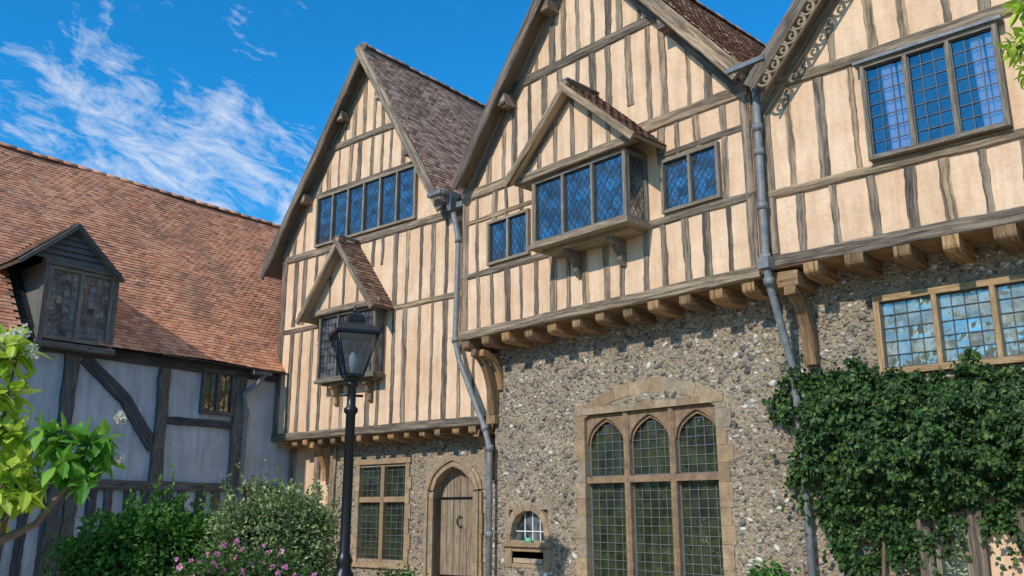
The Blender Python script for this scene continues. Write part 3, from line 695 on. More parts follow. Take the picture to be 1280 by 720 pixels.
mb.box(g0-.05, g1+.05, Y1-.045, Y1+.15, gz1, gz1+.1); mb.box(g0-.06, g1+.06, Y1-.06, Y1+.15, gz0-.1, gz0); gm = (g0+g1)/2; zm = (gz0+gz1)/2+.24
mb.box(gm-.05, gm+.05, Y1-.01, Y1+.12, gz0, gz1); mb.box(g0+.09, g1-.09, Y1-.005, Y1+.12, zm-.05, zm+.05)
gw = mb.build('window', M['stone'], h1); gw['label'] = 'stone window of four small lights left of the door'
ld = MB()
for (a_, b_) in ((g0+.09, gm-.05), (gm+.05, g1-.09)):
    for (c_, d_) in ((gz0, zm-.05), (zm+.05, gz1)):
        mb = MB(); nq = round((d_-c_)/.12)
        for p in range(4):
            for q in range(nq):
                tx, ty = rnd.uniform(-.002, .002), rnd.uniform(-.002, .002); uA = a_+(b_-a_)*p/4; uB = a_+(b_-a_)*(p+1)/4; zA = c_+(d_-c_)*q/nq; zB = c_+(d_-c_)*(q+1)/nq
                mb.poly([(uA, Y1+.09+tx+ty, zA), (uB, Y1+.09-tx+ty, zA), (uB, Y1+.09-tx-ty, zB), (uA, Y1+.09+tx-ty, zB)])
        mb.build('pane', M['gglass'], gw, fix=False)
        for k in range(1, 4): u = a_+(b_-a_)*k/4; ld.box(u-.004, u+.004, Y1+.066, Y1+.077, c_, d_)
        for k in range(1, nq): z = c_+(d_-c_)*k/nq; ld.box(a_, b_, Y1+.065, Y1+.076, z-.004, z+.004)
ld.build('lead_lattice', M['palecame'], gw)
ds = dz-.45; mb = MB()
stones_col(mb, d0-.2, d0, 0, ds, Y1-.05, Y1+.3, .4, .03, -1); stones_col(mb, d1, d1+.2, 0, ds, Y1-.05, Y1+.3, .4, .03, 1)
wd = d1-d0; n = 16
def apt(s, gr):
    t = 2*s-1; return (dc+t*(wd/2+gr), ds+(dz-ds+gr)*archf(abs(t), .6))
def archring(mb, g_in, g_out, yf_, yb_, nseg):
    for k in range(nseg):
        s0, s1 = k/nseg+.002, (k+1)/nseg-.002; i = len(mb.v); K = 6
        inn = [apt(s0+(s1-s0)*q/K, g_in) for q in range(K+1)]; out = [apt(s0+(s1-s0)*q/K, g_out) for q in range(K+1)]
        for y in (yf_, yb_):
            for p in inn+out: mb.v.append((p[0], y, p[1]))
        n1 = 2*(K+1)
        for q in range(K):
            mb.face((i+q, i+q+1, i+K+2+q, i+K+1+q)); mb.face((i+q, i+q+1, i+n1+q+1, i+n1+q)); mb.face((i+K+1+q, i+K+2+q, i+n1+K+2+q, i+n1+K+1+q))
archring(mb, .0, .2, Y1-.04, Y1+.3, 6); archring(mb, .11, .15, Y1-.075, Y1-.04, 2); archring(mb, .0, .035, Y1-.06, Y1-.04, 2)
mb.box(d0-.15, d0-.11, Y1-.085, Y1-.04, 0, ds); mb.box(d1+.11, d1+.15, Y1-.085, Y1-.04, 0, ds)
mb.build('door_surround', M['stone'], h1)
mb = MB(); nb = 6
for k in range(nb):
    a_, b_ = k/nb, (k+1)/nb; P = [apt(a_+.006+(b_-a_-.012)*q/4, 0) for q in range(5)]; y = Y1+.16+rnd.uniform(-.004, .004)
    base = [(P[0][0], y, 0), (P[-1][0], y, 0)]+[(p[0], y, p[1]) for p in P[::-1]]
    i = len(mb.v); mb.v += base; mb.face(range(i, i+len(base)), 0, [(p[2], p[0]) for p in base])
mb.box(d0-.02, d1+.02, Y1+.18, Y1+.22, 0, ds, 1)
door = mb.build('door', [M['doorwood'], M['dark']], h1, fix=False)
door['label'] = 'pointed plank door'
mb = MB()
hz_ = F1.p(568, 652, Y1)[1]
mb.tube([(dc+.02+.07*math.cos(t), Y1+.13, hz_+.09*math.sin(t)) for t in np.linspace(.9, 5.4, 14)], .012, 6); mb.build('door_handle', M['iron'], door)
for z in (.5, ds-.1):
    mb = MB(); mb.box(d0+.02, d1-.1, Y1+.145, Y1+.154, z-.02, z+.02); mb.build('hinge', M['iron'], door)

# ================================================================= HOUSE 3 (right gable)
F3 = Fac(-5.45, 9.3, 5.3); W3 = 6.3
h3 = empty('timber_framed_house', 'right-hand house with curly pierced bargeboard, wide curtained window and ivy below', 'house', F3.o, F3.a)
B3 = 4.43; UA3 = 3.1; s3 = 1.19; ZL3 = 6.78; ul3 = .12; ZA3 = ZL3+(UA3-ul3)*s3
def zt3(u): return ZA3-abs(u-UA3)*s3-.05
mb = MB(); mb.poly([(0.0, 0, B3), (W3, 0, B3), (W3, 0, zt3(W3)), (UA3, 0, ZA3-.05), (0, 0, zt3(0))]); mb.build('plaster_wall', M['plaster'], h3)
mb = MB(); mb.poly([(0, 0, B3), (0, 7, B3), (0, 7, 6.6), (0, 0, 6.6)]); mb.poly([(W3, 0, 0), (W3, 7, 0), (W3, 7, 6.6), (W3, 0, 6.6)]); mb.poly([(0, 7, 0), (W3, 7, 0), (W3, 7, 6.6), (UA3, 7, ZA3-.1), (0, 7, 6.6)]); mb.build('rear_wall', M['plaster'], h3)
BY = -.34
gable_roof(h3, UA3, ZA3, ul3, ZL3, 2*UA3-ul3, ZL3, BY, 7.3, 'tilebrown', bw=.17)
lace = MB(); d = Vector((UA3-ul3, 0, ZA3-ZL3)); L = d.length; d.normalize(); nrm = Vector((d.z, 0, -d.x))
for side in (0, 1):
    nn = int(L/.19)
    for k in range(nn):
        c = Vector((ul3, BY-.015, ZL3))+d*(.1+k*.19)+nrm*.22
        pts = [c+d*(.085*math.cos(t))+nrm*(.085*math.sin(t)) for t in np.linspace(-.5, 3.6, 12)]
        pts2 = [c+d*(.04*math.cos(t)+.02)+nrm*(.04*math.sin(t)+.03) for t in np.linspace(0, 5.5, 9)]
        for P in (pts, pts2):
            if side: P = [Vector((2*UA3-p.x, p.y, p.z)) for p in P]
            lace.tube(P, .018, 5)
    a_ = Vector((ul3, BY-.015, ZL3))+nrm*.32; b_ = a_+d*L
    if side: a_.x = 2*UA3-a_.x; b_.x = 2*UA3-b_.x
    lace.tube([a_, b_], .018, 5)
lace.build('pierced_trim', M['timber'], h3)
c0 = F3.p(1087, 195, -.08); c1 = F3.p(1264, 150, -.08); x0, x1 = c0[0], c1[0]
z0 = F3.p(1175, 179, -.1)[1]; z1 = F3.p(1175, 50, -.1)[1]
w3 = window(h3, 'window', (x0, -.13, z0), X, NY, x1-x0, z1-z0, 3, fw=.05, mw=.045, pattern='grid', cell=(.13, .16), glass='clear', dep=.1, came='came', label='wide three-light window with pale curtains behind the glass')
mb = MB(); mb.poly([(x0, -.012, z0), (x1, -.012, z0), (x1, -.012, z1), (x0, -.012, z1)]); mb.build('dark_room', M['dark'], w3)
for (a_, b_) in ((x0+.24, x0+.5), (x1-.26, x1-.06)):
    mb = MB(); n = 10
    for k in range(n):
        u0_ = a_+(b_-a_)*k/n; u1_ = a_+(b_-a_)*(k+1)/n; ya = -.03-.018*(k % 2); yb_ = -.03-.018*((k+1) % 2)
        mb.poly([(u0_, ya, z0+.06), (u1_, yb_, z0+.06), (u1_-.03*(k < 6), yb_, z1-.06), (u0_-.03*(k < 6), ya, z1-.06)])
    mb.build('curtain', M['curtain'], w3)
mb = MB(); mb.box(x0-.06, x1+.06, -.17, 0, z1, z1+.035); mb.build('drip_board', M['lead'], h3)
wins3 = [(x0, x1, z0, z1)]
timber(h3, 'jetty_beam', (0.0, B3+.08), (W3, B3+.08), .15, .05, jit=.008)
timber(h3, 'rail', (.1, z0-.08), (W3, z0-.08), .10, .04)
timber(h3, 'tie_beam', (.35, z1+.15), (W3-.3, z1+.15), .14, .045)
timber(h3, 'collar_beam', (1.4, 8.55), (4.8, 8.55), .17, .05)
timber(h3, 'corner_post', (.12, B3+.17), (.12, 6.6), .22, .035)
studs(h3, spaced(.12, W3-.1, .4)[1:], B3+.15, z0-.14, [], w=.125)
studs(h3, spaced(.12, W3-.1, .38)[1:], z0-.03, z1+.08, wins3, zt3, off=.3, w=.105)
studs(h3, spaced(.7, W3-.6, .4), z1+.22, 8.47, [], zt3, off=.3, w=.12)
studs(h3, spaced(1.7, 4.5, .36), 8.63, 10.3, [], zt3, off=.3, w=.12)
for (a_, b_) in (((.1, zt3(.1)-.3), (UA3, ZA3-.4)), ((W3-.1, zt3(W3-.1)-.3), (UA3, ZA3-.4))): timber(h3, 'gable_rafter', a_, b_, .17, .04 if a_[0] < 1 else .045)
for u in spaced(.6, W3-.1, .49, .01): joist(h3, u, .19, -.04, .62, B3-.003, .18)
mb = MB(); mb.box(0, W3, .01, .6, B3-.002, B3+.05); mb.build('jetty_soffit', M['warm'], h3)
timber(h3, 'dragon_beam', (.05, 4.28), (.42, 4.28), .2, .5, 'warm', y=.5)
brace(h3, .25, .14, YF-.08, 3.3, -.02, 4.15, 'warm', .14)
k0 = F3.p(1098, 420, YF)[0]; kz1 = F3.p(1190, 358, YF)[1]; kz0 = F3.p(1190, 462, YF)[1]; k1 = k0+3.1
pp0 = F3.p(1150, 690, YF)[0]
mb = MB(); wall_holes(mb, -.02, W3, 0, B3, YF, [(k0+.05, k1-.05, kz0+.03, kz1-.03)])
nodules(mb, 0.0, W3-1.5, .3, B3-.03, YF, lambda u, z: (k0-.03 < u < k1+.03 and kz0-.03 < z < kz1+.03) or (u > pp0 and z < 1.9) or (u > 1.2 and 2.1 < z < 2.7))
mb.build('flint_wall', [M['mortar'], M['flint']], h3, fix=False)
window(h3, 'window', (k0, YF-.09, kz0), X, NY, k1-k0, kz1-kz0, 5, fw=.07, mw=.055, pattern='grid', cell=(.15, .17), frame='ochreframe', glass='rglass', dep=.12, label='long ochre-framed ground-floor window above the ivy')
mb = MB(); mb.box(pp0, W3, YF-.03, YF+.05, 0, 1.85); mb.build('plaster_wall', M['plaster'], h3)
posts = [F3.p(px, 690, YF)[0] for px in (1163, 1228, 1292)]
for u in posts: timber(h3, 'post', (u, 0), (u, 1.85), .14, .13, 'timber', y=YF-.03)
timber(h3, 'rail', (pp0, 1.8), (W3, 1.8), .16, .12, y=YF-.03)
window(h3, 'window', (posts[0]+.08, YF-.1, .9), X, NY, posts[1]-posts[0]-.16, .7, 1, fw=.05, pattern='grid', glass='gglass', frame='frame', dep=.07, label='small pane half hidden under the ivy')

# ================================================================= LEFT BUILDING
FL = Fac(-17.15-14*(-.137), 9.3-14*.99, 97.9)
h4 = empty('tiled_cottage', 'long low cottage with steep orange tiled roof, dormer and grey-white timber framed wall', 'house', FL.o, FL.a)
EZ, RZ, RY = 4.47, 8.98, 3.3; LL = 19; DY = -.24
e0 = FL.p(50, 425, DY)[0]; e1 = FL.p(134, 425, DY)[0]; dzb = 4.46; dzt = FL.p(95, 340, DY)[1]
DA = FL.p(98, 280, -.36); du, dza = DA
mbt = MB()
def clipd(u, v):
    sl_ = math.hypot(RY+.3, RZ-EZ); z = EZ+v*(RZ-EZ)/sl_
    return abs(u-du) < min((dza-z)/1.0*.92, .66) and z < dza-.1
slope(mbt, (0, -.3, EZ), (LL, -.3, EZ), (0, RY, RZ), ex=.09, tw=.145, clip=clipd, sag=.07)
i = len(mbt.v); mbt.v += [(0, -.27, EZ-.04), (LL, -.27, EZ-.04), (LL, RY, RZ-.08), (0, RY, RZ-.08)]; mbt.face((i, i+1, i+2, i+3), 1)
rf = mbt.build('roof', [M['tile'], M['dark']], h4, fix=False)
mb = MB(); slope(mb, (0, 6.9, EZ), (LL, 6.9, EZ), (0, RY, RZ), ex=.3, tw=.4, sag=.05); mb.build('rear_roof', [M['tile'], M['timber']], h4, fix=False)
ridge(rf, (0, RY, RZ+.03), (LL, RY, RZ+.03), 'tile', .10)
mb = MB(); mb.poly([(0, 0, 0), (LL, 0, 0), (LL, 0, EZ+.3), (0, 0, EZ+.3)]); mb.poly([(0, 0, 0), (0, 6.6, 0), (0, 6.6, EZ), (0, RY, RZ-.1), (0, 0, EZ)]); mb.poly([(0, 6.6, 0), (LL, 6.6, 0), (LL, 6.6, EZ), (0, 6.6, EZ)])
mb.build('plaster_wall', M['white'], h4)
GT = 'greytimber'
timber(h4, 'wall_plate', (0, EZ-.1), (14.2, EZ-.1), .2, .08, GT)
mrz = FL.p(140, 606, 0)[1]
timber(h4, 'rail', (0, mrz), (14.1, mrz), .16, .08, GT)
P = lambda px, py: FL.p(px, py, 0)
up = [P(80, 520)[0], P(200, 520)[0], P(296, 520)[0]]
for u in up: timber(h4, 'post', (u, 0), (u, EZ-.2), .24, .09, GT, jit=.02)
timber(h4, 'post', (up[0]-2.2, 0), (up[0]-2.2, EZ-.2), .22, .09, GT)
a_ = P(105, 448); b_ = P(190, 560)
mb = MB(); mb.beam([(a_[0], 0, a_[1]), ((a_[0]+b_[0])/2+.1, 0, (a_[1]+b_[1])/2+.08), (b_[0], 0, b_[1])], .24, .07, jit=.015); mb.build('wall_brace', M[GT], h4)
c_ = P(208, 525); d_ = P(290, 525); timber(h4, 'rail', c_, (d_[0], c_[1]), .14, .06, GT)
wx0 = P(250, 490)[0]; wx1 = P(291, 490)[0]; wz1 = P(270, 462)[1]; wz0 = P(270, 519)[1]
window(h4, 'window', (wx0, -.09, wz0), X, NY, wx1-wx0, wz1-wz0, 2, fw=.07, mw=.07, pattern='grid', frame=GT, glass='gglass', cell=(.3, .5), label='small dark two-light window under the eaves')
studs(h4, spaced(up[0]-2.2, 14.0, .36), 0, mrz-.08, [], w=.17, d=.05, mat=GT)
dw0, dw1 = e0, e1
dor = MB(); dor.box(dw0-.08, dw0, DY-.06, DY+.1, dzb-.05, dzt+.05); dor.box(dw1, dw1+.08, DY-.06, DY+.1, dzb-.05, dzt+.05); dor.box(dw0-.12, dw1+.12, DY-.1, DY+.1, dzb-.14, dzb-.04); dor.box(dw0-.1, dw1+.1, DY-.08, DY+.1, dzt+.04, dzt+.14)
dor = dor.build('dormer', M[GT], h4)
ry = lambda z: -.3+(z-EZ)*(RY+.3)/(RZ-EZ)
for s_ in (dw0-.05, dw1+.05):
    mb = MB(); mb.poly([(s_, DY, dzb-.1), (s_, DY, dzt+.1), (s_, ry(dzt+.1)+.15, dzt+.1), (s_, ry(dzb)+.15, dzb-.1)]); mb.build('dormer_cheek', M[GT], dor)
hw_ = .9; dfz = dzt+.0
mb = MB(); nbd = 6
for k in range(nbd):
    z0_ = dzt+.12+(dza-.1-dzt-.12)*k/nbd; z1_ = dzt+.12+(dza-.1-dzt-.12)*(k+1)/nbd
    wA = hw_*(dza-z0_)/(dza-dfz)-.1; wB = max(.02, hw_*(dza-z1_)/(dza-dfz)-.1)
    mb.poly([(du-wA, DY-.085, z0_), (du+wA, DY-.085, z0_), (du+wB, DY-.05, z1_), (du-wB, DY-.05, z1_)])
mb.build('weatherboard', M[GT], dor)
window(h4, 'dormer_window', (dw0, DY-.05, dzb), X, NY, dw1-dw0, dzt-dzb+.03, 2, fw=.055, mw=.06, pattern='grid', cell=(.13, .15), frame='frame', glass='dglass', came='palecame', label='dormer casement pair with small leaded panes')
for s_ in (-1, 1):
    mb = MB(); slope(mb, (du+s_*hw_, DY-.16, dfz), (du+s_*hw_, 1.5, dfz), (du, DY-.16, dza)); mb.build('dormer_roof', [M['tilebrown'], M['timber']], h4, fix=False)
    mb = MB(); mb.beam([(du+s_*hw_, DY-.16, dfz-.05), (du, DY-.16, dza-.05)], .08, .035+.003*s_, jit=.003); mb.build('bargeboard', M[GT], h4)
mb = MB(); mb.beam([(11.0, -.4, EZ-.05), (14.2, -.4, EZ-.08)], .1, .03, n=(0, 0, 1), jit=.001); mb.build('gutter', M['iron'], h4)
mb = MB(); pts = [FL.w3(330, 468, -.32), FL.w3(322, 480, -.3), FL.w3(305, 492, -.12), FL.w3(307, 515, -.1)]; e = pts[-1].copy(); e.z = 0; pts.append(e); mb.tube(pts, .055, 10)
mb.tube([pts[3]-Vector((0, 0, .1)), pts[3]+Vector((0, 0, .06))], .075, 10); dp3 = mb.build('downpipe', M['pipe'], h4)
mb = MB(); q = pts[0]; mb.box(q.x-.25, q.x+.15, q.y-.08, q.y+.12, q.z-.02, q.z+.08); mb.beam([(q.x-.05, q.y+.1, q.z+.12), (q.x+.15, q.y+.55, q.z+.65)], .3, .02, n=(0, -.75, .65), jit=.01); mb.build('rain_hopper', M['lead'], dp3)

# ================================================================= LAMP
LPp = wp(433, 640, 10.7); LPp.z = 0
lamp = empty('street_lamp', 'black iron lamp post with four-sided glass lantern in front of the left gabled house', 'street lamp', LPp, R(70))
zc = lambda py: wp(437, py, 10.7).z
mb = MB(); zt = zc(482)
mb.lathe([(.17, 0), (.17, .25), (.13, .3), (.12, .9), (.085, .95), (.085, 1.0), (.1, 1.05), (.08, 1.1), (.062, 1.15), (.058, zt-.35), (.085, zt-.32), (.085, zt-.28), (.055, zt-.25), (.05, zt-.02), (.08, zt), (.08, zt+.03), (.05, zt+.05)], 16)
mb.build('lamp_post', M['iron'], lamp)
mb = MB(); mb.tube([(-.14, 0, zt-.12), (.14, 0, zt-.12)], .016, 8); mb.build('ladder_bar', M['iron'], lamp)
zb_, zw = zc(470), zc(420); rb, rt = .13*1.15, .30*1.15
ln = MB(); ln.lathe([(.06, zb_-.1), (.12, zb_-.03), (rb*1.08, zb_-.02), (rb*1.08, zb_+.02)], 4, smooth=False, rot=R(45))
for k in range(4):
    t = R(45+90*k); t2 = R(135+90*k); A_ = Vector((math.cos(t), math.sin(t), 0)); B_ = Vector((math.cos(t2), math.sin(t2), 0))
    ln.tube([A_*rb+Vector((0, 0, zb_)), A_*rt+Vector((0, 0, zw))], .013, 6); ln.tube([A_*rt+Vector((0, 0, zw)), B_*rt+Vector((0, 0, zw))], .014, 6)
ln.lathe([(rt*1.12, zw), (rt*1.12, zw+.035), (rt*.75, zw+.12), (rt*.45, zw+.16), (rt*.42, zw+.2), (.12, zw+.26), (.03, zw+.3)], 4, smooth=False, rot=R(45))
ln.lathe([(.02, zw+.28), (.035, zw+.31), (.02, zw+.34), (.004, zw+.39)], 8)
lo = ln.build('lantern', M['iron'], lamp)
mb = MB(); mb.lathe([(.03, zb_+.02), (.03, zb_+.1), (.05, zb_+.13), (.055, zb_+.22), (.03, zb_+.28), (.005, zb_+.3)], 10); mb.build('lamp_bulb', M['paper'], lo)
m, nt, b = newmat('lantern_glass')
gl = nd(nt, 'ShaderNodeBsdfGlossy', {'Color': (.8, .9, 1, 1), 'Roughness': .08}); tr = nd(nt, 'ShaderNodeBsdfTransparent', {'Color': (.42, .50, .60, 1)})
mx = nd(nt, 'ShaderNodeMixShader', {0: .12}); nt.links.new(tr.outputs[0], mx.inputs[1]); nt.links.new(gl.outputs[0], mx.inputs[2]); nt.links.new(mx.outputs[0], nt.nodes['Material Output'].inputs[0]); lg = m
for k in range(4):
    t = R(45+90*k); t2 = R(135+90*k); A_ = Vector((math.cos(t), math.sin(t), 0))*.98; B_ = Vector((math.cos(t2), math.sin(t2), 0))*.98
    mb = MB(); Z = Vector((0, 0, 1)); mb.poly([A_*rb+Z*zb_, B_*rb+Z*zb_, B_*rt+Z*zw, A_*rt+Z*zw]); mb.build('pane', lg, lo)

# ================================================================= FOLIAGE
def leaves(mb, P, T, Nn, S, wid=.32, mat=0, big=False, droop=.15):
    T = T/np.linalg.norm(T, axis=1, keepdims=True); Bn = np.cross(T, Nn); Bn /= (np.linalg.norm(Bn, axis=1, keepdims=True)+1e-9); Nn = np.cross(Bn, T); S = S[:, None]
    if big:
        prof = [(.0, 0, 0), (.25, wid*.85, .05), (.5, wid, .05), (.78, wid*.6, .03)]
        pts = [P]
        for (t, w, h) in prof[1:]: pts.append(P+T*S*t+Bn*S*w+Nn*S*(h-droop*t*t))
        pts.append(P+T*S+Nn*S*(-droop))
        for (t, w, h) in prof[:0:-1]: pts.append(P+T*S*t-Bn*S*w+Nn*S*(h-droop*t*t))
        pts.append(P+T*S*.5-Nn*S*droop*.25)
        V = np.stack(pts, 1).reshape(-1, 3); n = len(P); K = 9; ar = np.arange(n)[:, None]*K
        i0 = len(mb.v); mb.v += [tuple(v) for v in V.tolist()]
        for f in ((0, 1, 2, 8), (2, 3, 4, 8), (8, 4, 5, 6), (0, 8, 6, 7)):
            for q in (ar+np.array(f)+i0).tolist(): mb.face(q, mat)
    else:
        V = np.stack([P, P+T*S*.45+Bn*S*wid+Nn*S*.08, P+T*S-Nn*S*droop, P+T*S*.45-Bn*S*wid+Nn*S*.08], 1).reshape(-1, 3)
        n = len(P); ar = np.arange(n)[:, None]*4; i0 = len(mb.v); mb.v += [tuple(v) for v in V.tolist()]
        for f in ((0, 1, 2), (0, 2, 3)):
            for q in (ar+np.array(f)+i0).tolist(): mb.face(q, mat)
def blobbush(mb, blobs, n, size, mat=0, wid=.32, core=1, lump=.25, core_r=.62):
    tot = sum(b_[1][0]*b_[1][2] for b_ in blobs)
    for c, rad in blobs:
        k = int(n*rad[0]*rad[2]/tot); d_ = rs.normal(size=(k, 3)); d_ /= np.linalg.norm(d_, axis=1, keepdims=True); d_[:, 2] = np.where(d_[:, 2] < -.5, -d_[:, 2], d_[:, 2])
        f = np.array([1+lump*noise.noise(Vector(x)*2.6+Vector(c)) + .9*lump*noise.noise(Vector(x)*6+Vector(c)) for x in d_.tolist()])
        rr = f*(1.06-.4*rs.rand(k)**1.3)
        P_ = np.array(c)+d_*np.array(rad)*rr[:, None]
        T_ = d_+rs.normal(scale=.7, size=(k, 3))+np.array([0, 0, .1]); N_ = d_+rs.normal(scale=.5, size=(k, 3))+np.array([0, 0, .6])
        leaves(mb, P_, T_, N_, size*rs.uniform(.6, 1.25, k), wid, mat)
        if core is not None:
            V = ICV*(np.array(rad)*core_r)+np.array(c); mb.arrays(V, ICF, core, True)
def gp(px, D): q = wp(px, 640, D); return Vector((q.x, q.y, 0))
def shrub(name, label, px, D, blobs, n, size, mat, cat='shrub', wid=.32, shoots=0):
    o = gp(px, D); root = empty(name, label, cat, o, AZ)
    mb = MB(); blobbush(mb, blobs, n, size, 0, wid, lump=.38)
    for k in range(shoots):
        c, rad = blobs[rnd.randrange(len(blobs))]; th = rnd.uniform(0, 6.28); ph = rnd.uniform(.5, 1.5)
        dd = np.array([math.cos(th)*math.cos(ph), math.sin(th)*math.cos(ph), math.sin(ph)]); b0_ = np.array(c)+dd*np.array(rad)*.85
        kk = 14; t = np.linspace(0, 1, kk)[:, None]; d2 = dd+rs.normal(scale=.3, size=3)+np.array([0, 0, .5]); L_ = rnd.uniform(.15, .38)
        P_ = b0_+d2*t*L_; leaves(mb, P_, d2*.5+rs.normal(scale=.8, size=(kk, 3)), rs.normal(size=(kk, 3))+np.array([0, 0, 1.]), size*rs.uniform(.8, 1.3, kk), wid)
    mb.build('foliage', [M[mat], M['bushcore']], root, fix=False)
    for k in range(6):
        mb = MB(); a = k*1.05; mb.tube([(.08*math.cos(a), .08*math.sin(a), 0), (.25*math.cos(a), .25*math.sin(a), blobs[0][0][2]*.8)], [.025, .012], 6); mb.build('stem', M['bark'], root)
    return root
shrub('green_shrub', 'dense deep green rounded shrub in front of the grey-white cottage wall', 195, 13, [((0, 0, .85), (.85, .8, .75)), ((-.75, 0, .6), (.55, .6, .6)), ((.75, .1, .8), (.5, .6, .6)), ((.3, -.3, 1.0), (.45, .5, .5))], 12000, .09, 'bush', shoots=55)
shrub('variegated_shrub', 'pale grey-green variegated shrub just left of the lamp post', 345, 12.2, [((0, 0, .98), (.72, .7, .8)), ((-.42, 0, 1.08), (.4, .5, .55)), ((.38, 0, 1.0), (.42, .5, .6))], 11500, .065, 'varieg', shoots=120)
rr = shrub('flowering_shrub', 'low shrub covered in small pink flowers in front of the variegated shrub', 306, 10.6, [((0, 0, .62), (.6, .5, .48)), ((-.45, 0, .56), (.35, .4, .4)), ((.42, 0, .58), (.4, .4, .42))], 6000, .055, 'rose', shoots=50)
for k in range(46):
    th = rnd.uniform(math.pi, 2*math.pi); r_ = rnd.uniform(.05, 1)**.7; c = np.array([r_*math.cos(th)*.88, -abs(math.sin(th))*r_*.52-.06, 1.06+.16*math.sqrt(max(0, 1-r_*r_))-r_*.14+rnd.uniform(-.3, .10)])
    kk = rnd.randrange(8, 17); d_ = rs.normal(size=(kk, 3)); d_ /= np.linalg.norm(d_, axis=1, keepdims=True)
    mb = MB(); leaves(mb, np.tile(c, (kk, 1)), d_+np.array([0, -.3, .3]), rs.normal(size=(kk, 3)), np.full(kk, rnd.uniform(.03, .05)), .45)
    mb.build('flower', M['pink'], rr, fix=False)
shrub('low_plant', 'small green plant at the foot of the flint wall beside the right downpipe', 955, 10.2, [((0, 0, .45), (.3, .25, .5))], 1500, .07, 'bush', 'plant')
shrub('low_plant', 'small dark plant by the sill of the four-light stone window', 500, 13.2, [((0, 0, .35), (.4, .3, .4))], 1500, .06, 'bush', 'plant')

ivpx = [(960, 512), (968, 488), (990, 476), (1012, 480), (1030, 466), (1045, 458), (1085, 472), (1105, 462), (1150, 470), (1200, 462), (1235, 468), (1280, 458), (1400, 450), (1420, 645), (1290, 636), (1255, 644), (1232, 628), (1195, 655), (1170, 640), (1150, 676), (1130, 650), (1112, 690), (1092, 655), (1078, 700), (1055, 725), (1042, 672), (1022, 640), (1010, 606), (990, 596), (978, 550)]
yI = .12
ivp = [F3.p(px, py, yI) for px, py in ivpx]
def inpoly(x, y, P_):
    c = False; j = len(P_)-1
    for i in range(len(P_)):
        if (P_[i][1] > y) != (P_[j][1] > y) and x < (P_[j][0]-P_[i][0])*(y-P_[i][1])/(P_[j][1]-P_[i][1])+P_[i][0]: c = not c
        j = i
    return c
def edged(x, y, P_):
    m_ = 9
    for i in range(len(P_)):
        ax, ay = P_[i]; bx, by = P_[(i+1) % len(P_)]; dx, dy = bx-ax, by-ay; t = max(0, min(1, ((x-ax)*dx+(y-ay)*dy)/(dx*dx+dy*dy)))
        m_ = min(m_, math.hypot(x-ax-t*dx, y-ay-t*dy))
    return m_
iv = empty('climbing_ivy', 'thick dark green ivy climbing the flint wall under the right-hand long window', 'ivy', F3.o, F3.a)
x_0 = min(p[0] for p in ivp); x_1 = max(p[0] for p in ivp); y_0 = min(p[1] for p in ivp); y_1 = max(p[1] for p in ivp)
PP = []; TT = []; NN = []; SS = []; cnt = 0
while cnt < 31000:
    x = rnd.uniform(x_0-.3, x_1); y = rnd.uniform(max(y_0, .3)-.2, y_1+.15); ins = inpoly(x, y, ivp); ed = edged(x, y, ivp)
    nz_ = noise.noise(Vector((x*3.2, y*3.2, 1.3))); nf = noise.noise(Vector((x*9, y*9, 7)))
    low = max(0, min(1, (2.05-y)/.7))
    if not ins:
        if ed > .08+.28*nz_+.2*nf: continue
        if rnd.random() < .5: continue
        ed = 0
    elif ed < .2 and nf+.6*nz_ < -.12: continue
    if low > 0 and nf+nz_ < -.55+.4*low and rnd.random() < .9: continue
    bul = .42*(1-math.exp(-ed*3.0))*(1+.7*nz_+.6*nf)*(1-.45*low)
    dep = YF-.05-bul*rnd.uniform(.55, 1.2)-.03
    PP.append((x, dep, y)); TT.append((rnd.gauss(0, .6), -.35+rnd.gauss(0, .3), -.7+rnd.gauss(0, .5))); NN.append((rnd.gauss(0, .6), -1, .45+rnd.gauss(0, .6))); SS.append(rnd.uniform(.035, .08)); cnt += 1
mb = MB(); leaves(mb, np.array(PP), np.array(TT), np.array(NN), np.array(SS), .4)
nI = len(ivp)
for k in range(110):
    i_ = rnd.randrange(0, nI-1); a_ = Vector((*ivp[i_], 0)).lerp(Vector((*ivp[(i_+1) % nI], 0)), rnd.random()); upw = 1 if i_ < 12 else -1
    kk = rnd.randrange(8, 24); t = np.linspace(0, 1, kk); L_ = rnd.uniform(.15, .55) if upw < 0 else (rnd.uniform(.1, .4) if i_ < 4 else rnd.uniform(.03, .1))
    P_ = np.stack([a_.x+rnd.uniform(-.25, .2)*t*(L_/.4)+.02*np.sin(t*9), np.full(kk, YF-.12)-rs.rand(kk)*.08, a_.y+upw*L_*t], 1)
    leaves(mb, P_, rs.normal(size=(kk, 3))*.6+np.array([0, -.3, -.4]), np.tile([0, -1, .5], (kk, 1))+rs.normal(scale=.4, size=(kk, 3)), rs.uniform(.04, .08, kk), .4)
G_ = .12; nx = int((x_1-x_0)/G_); nz = int((y_1-y_0)/G_)
def dpt(x, y): 
    return YF-.04-(.2*(1-math.exp(-edged(x, y, ivp)*3)) if inpoly(x, y, ivp) else -.02)
for i in range(nx):
    for j in range(nz):
        q = [(x_0+(i+a_)*G_, y_0+(j+b_)*G_) for a_, b_ in ((0, 0), (1, 0), (1, 1), (0, 1))]
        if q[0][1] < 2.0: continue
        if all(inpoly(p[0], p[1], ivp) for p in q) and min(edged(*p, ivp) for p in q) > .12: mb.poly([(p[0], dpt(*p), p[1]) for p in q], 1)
mb.build('foliage', [M['ivy'], M['bushcore']], iv, fix=False)
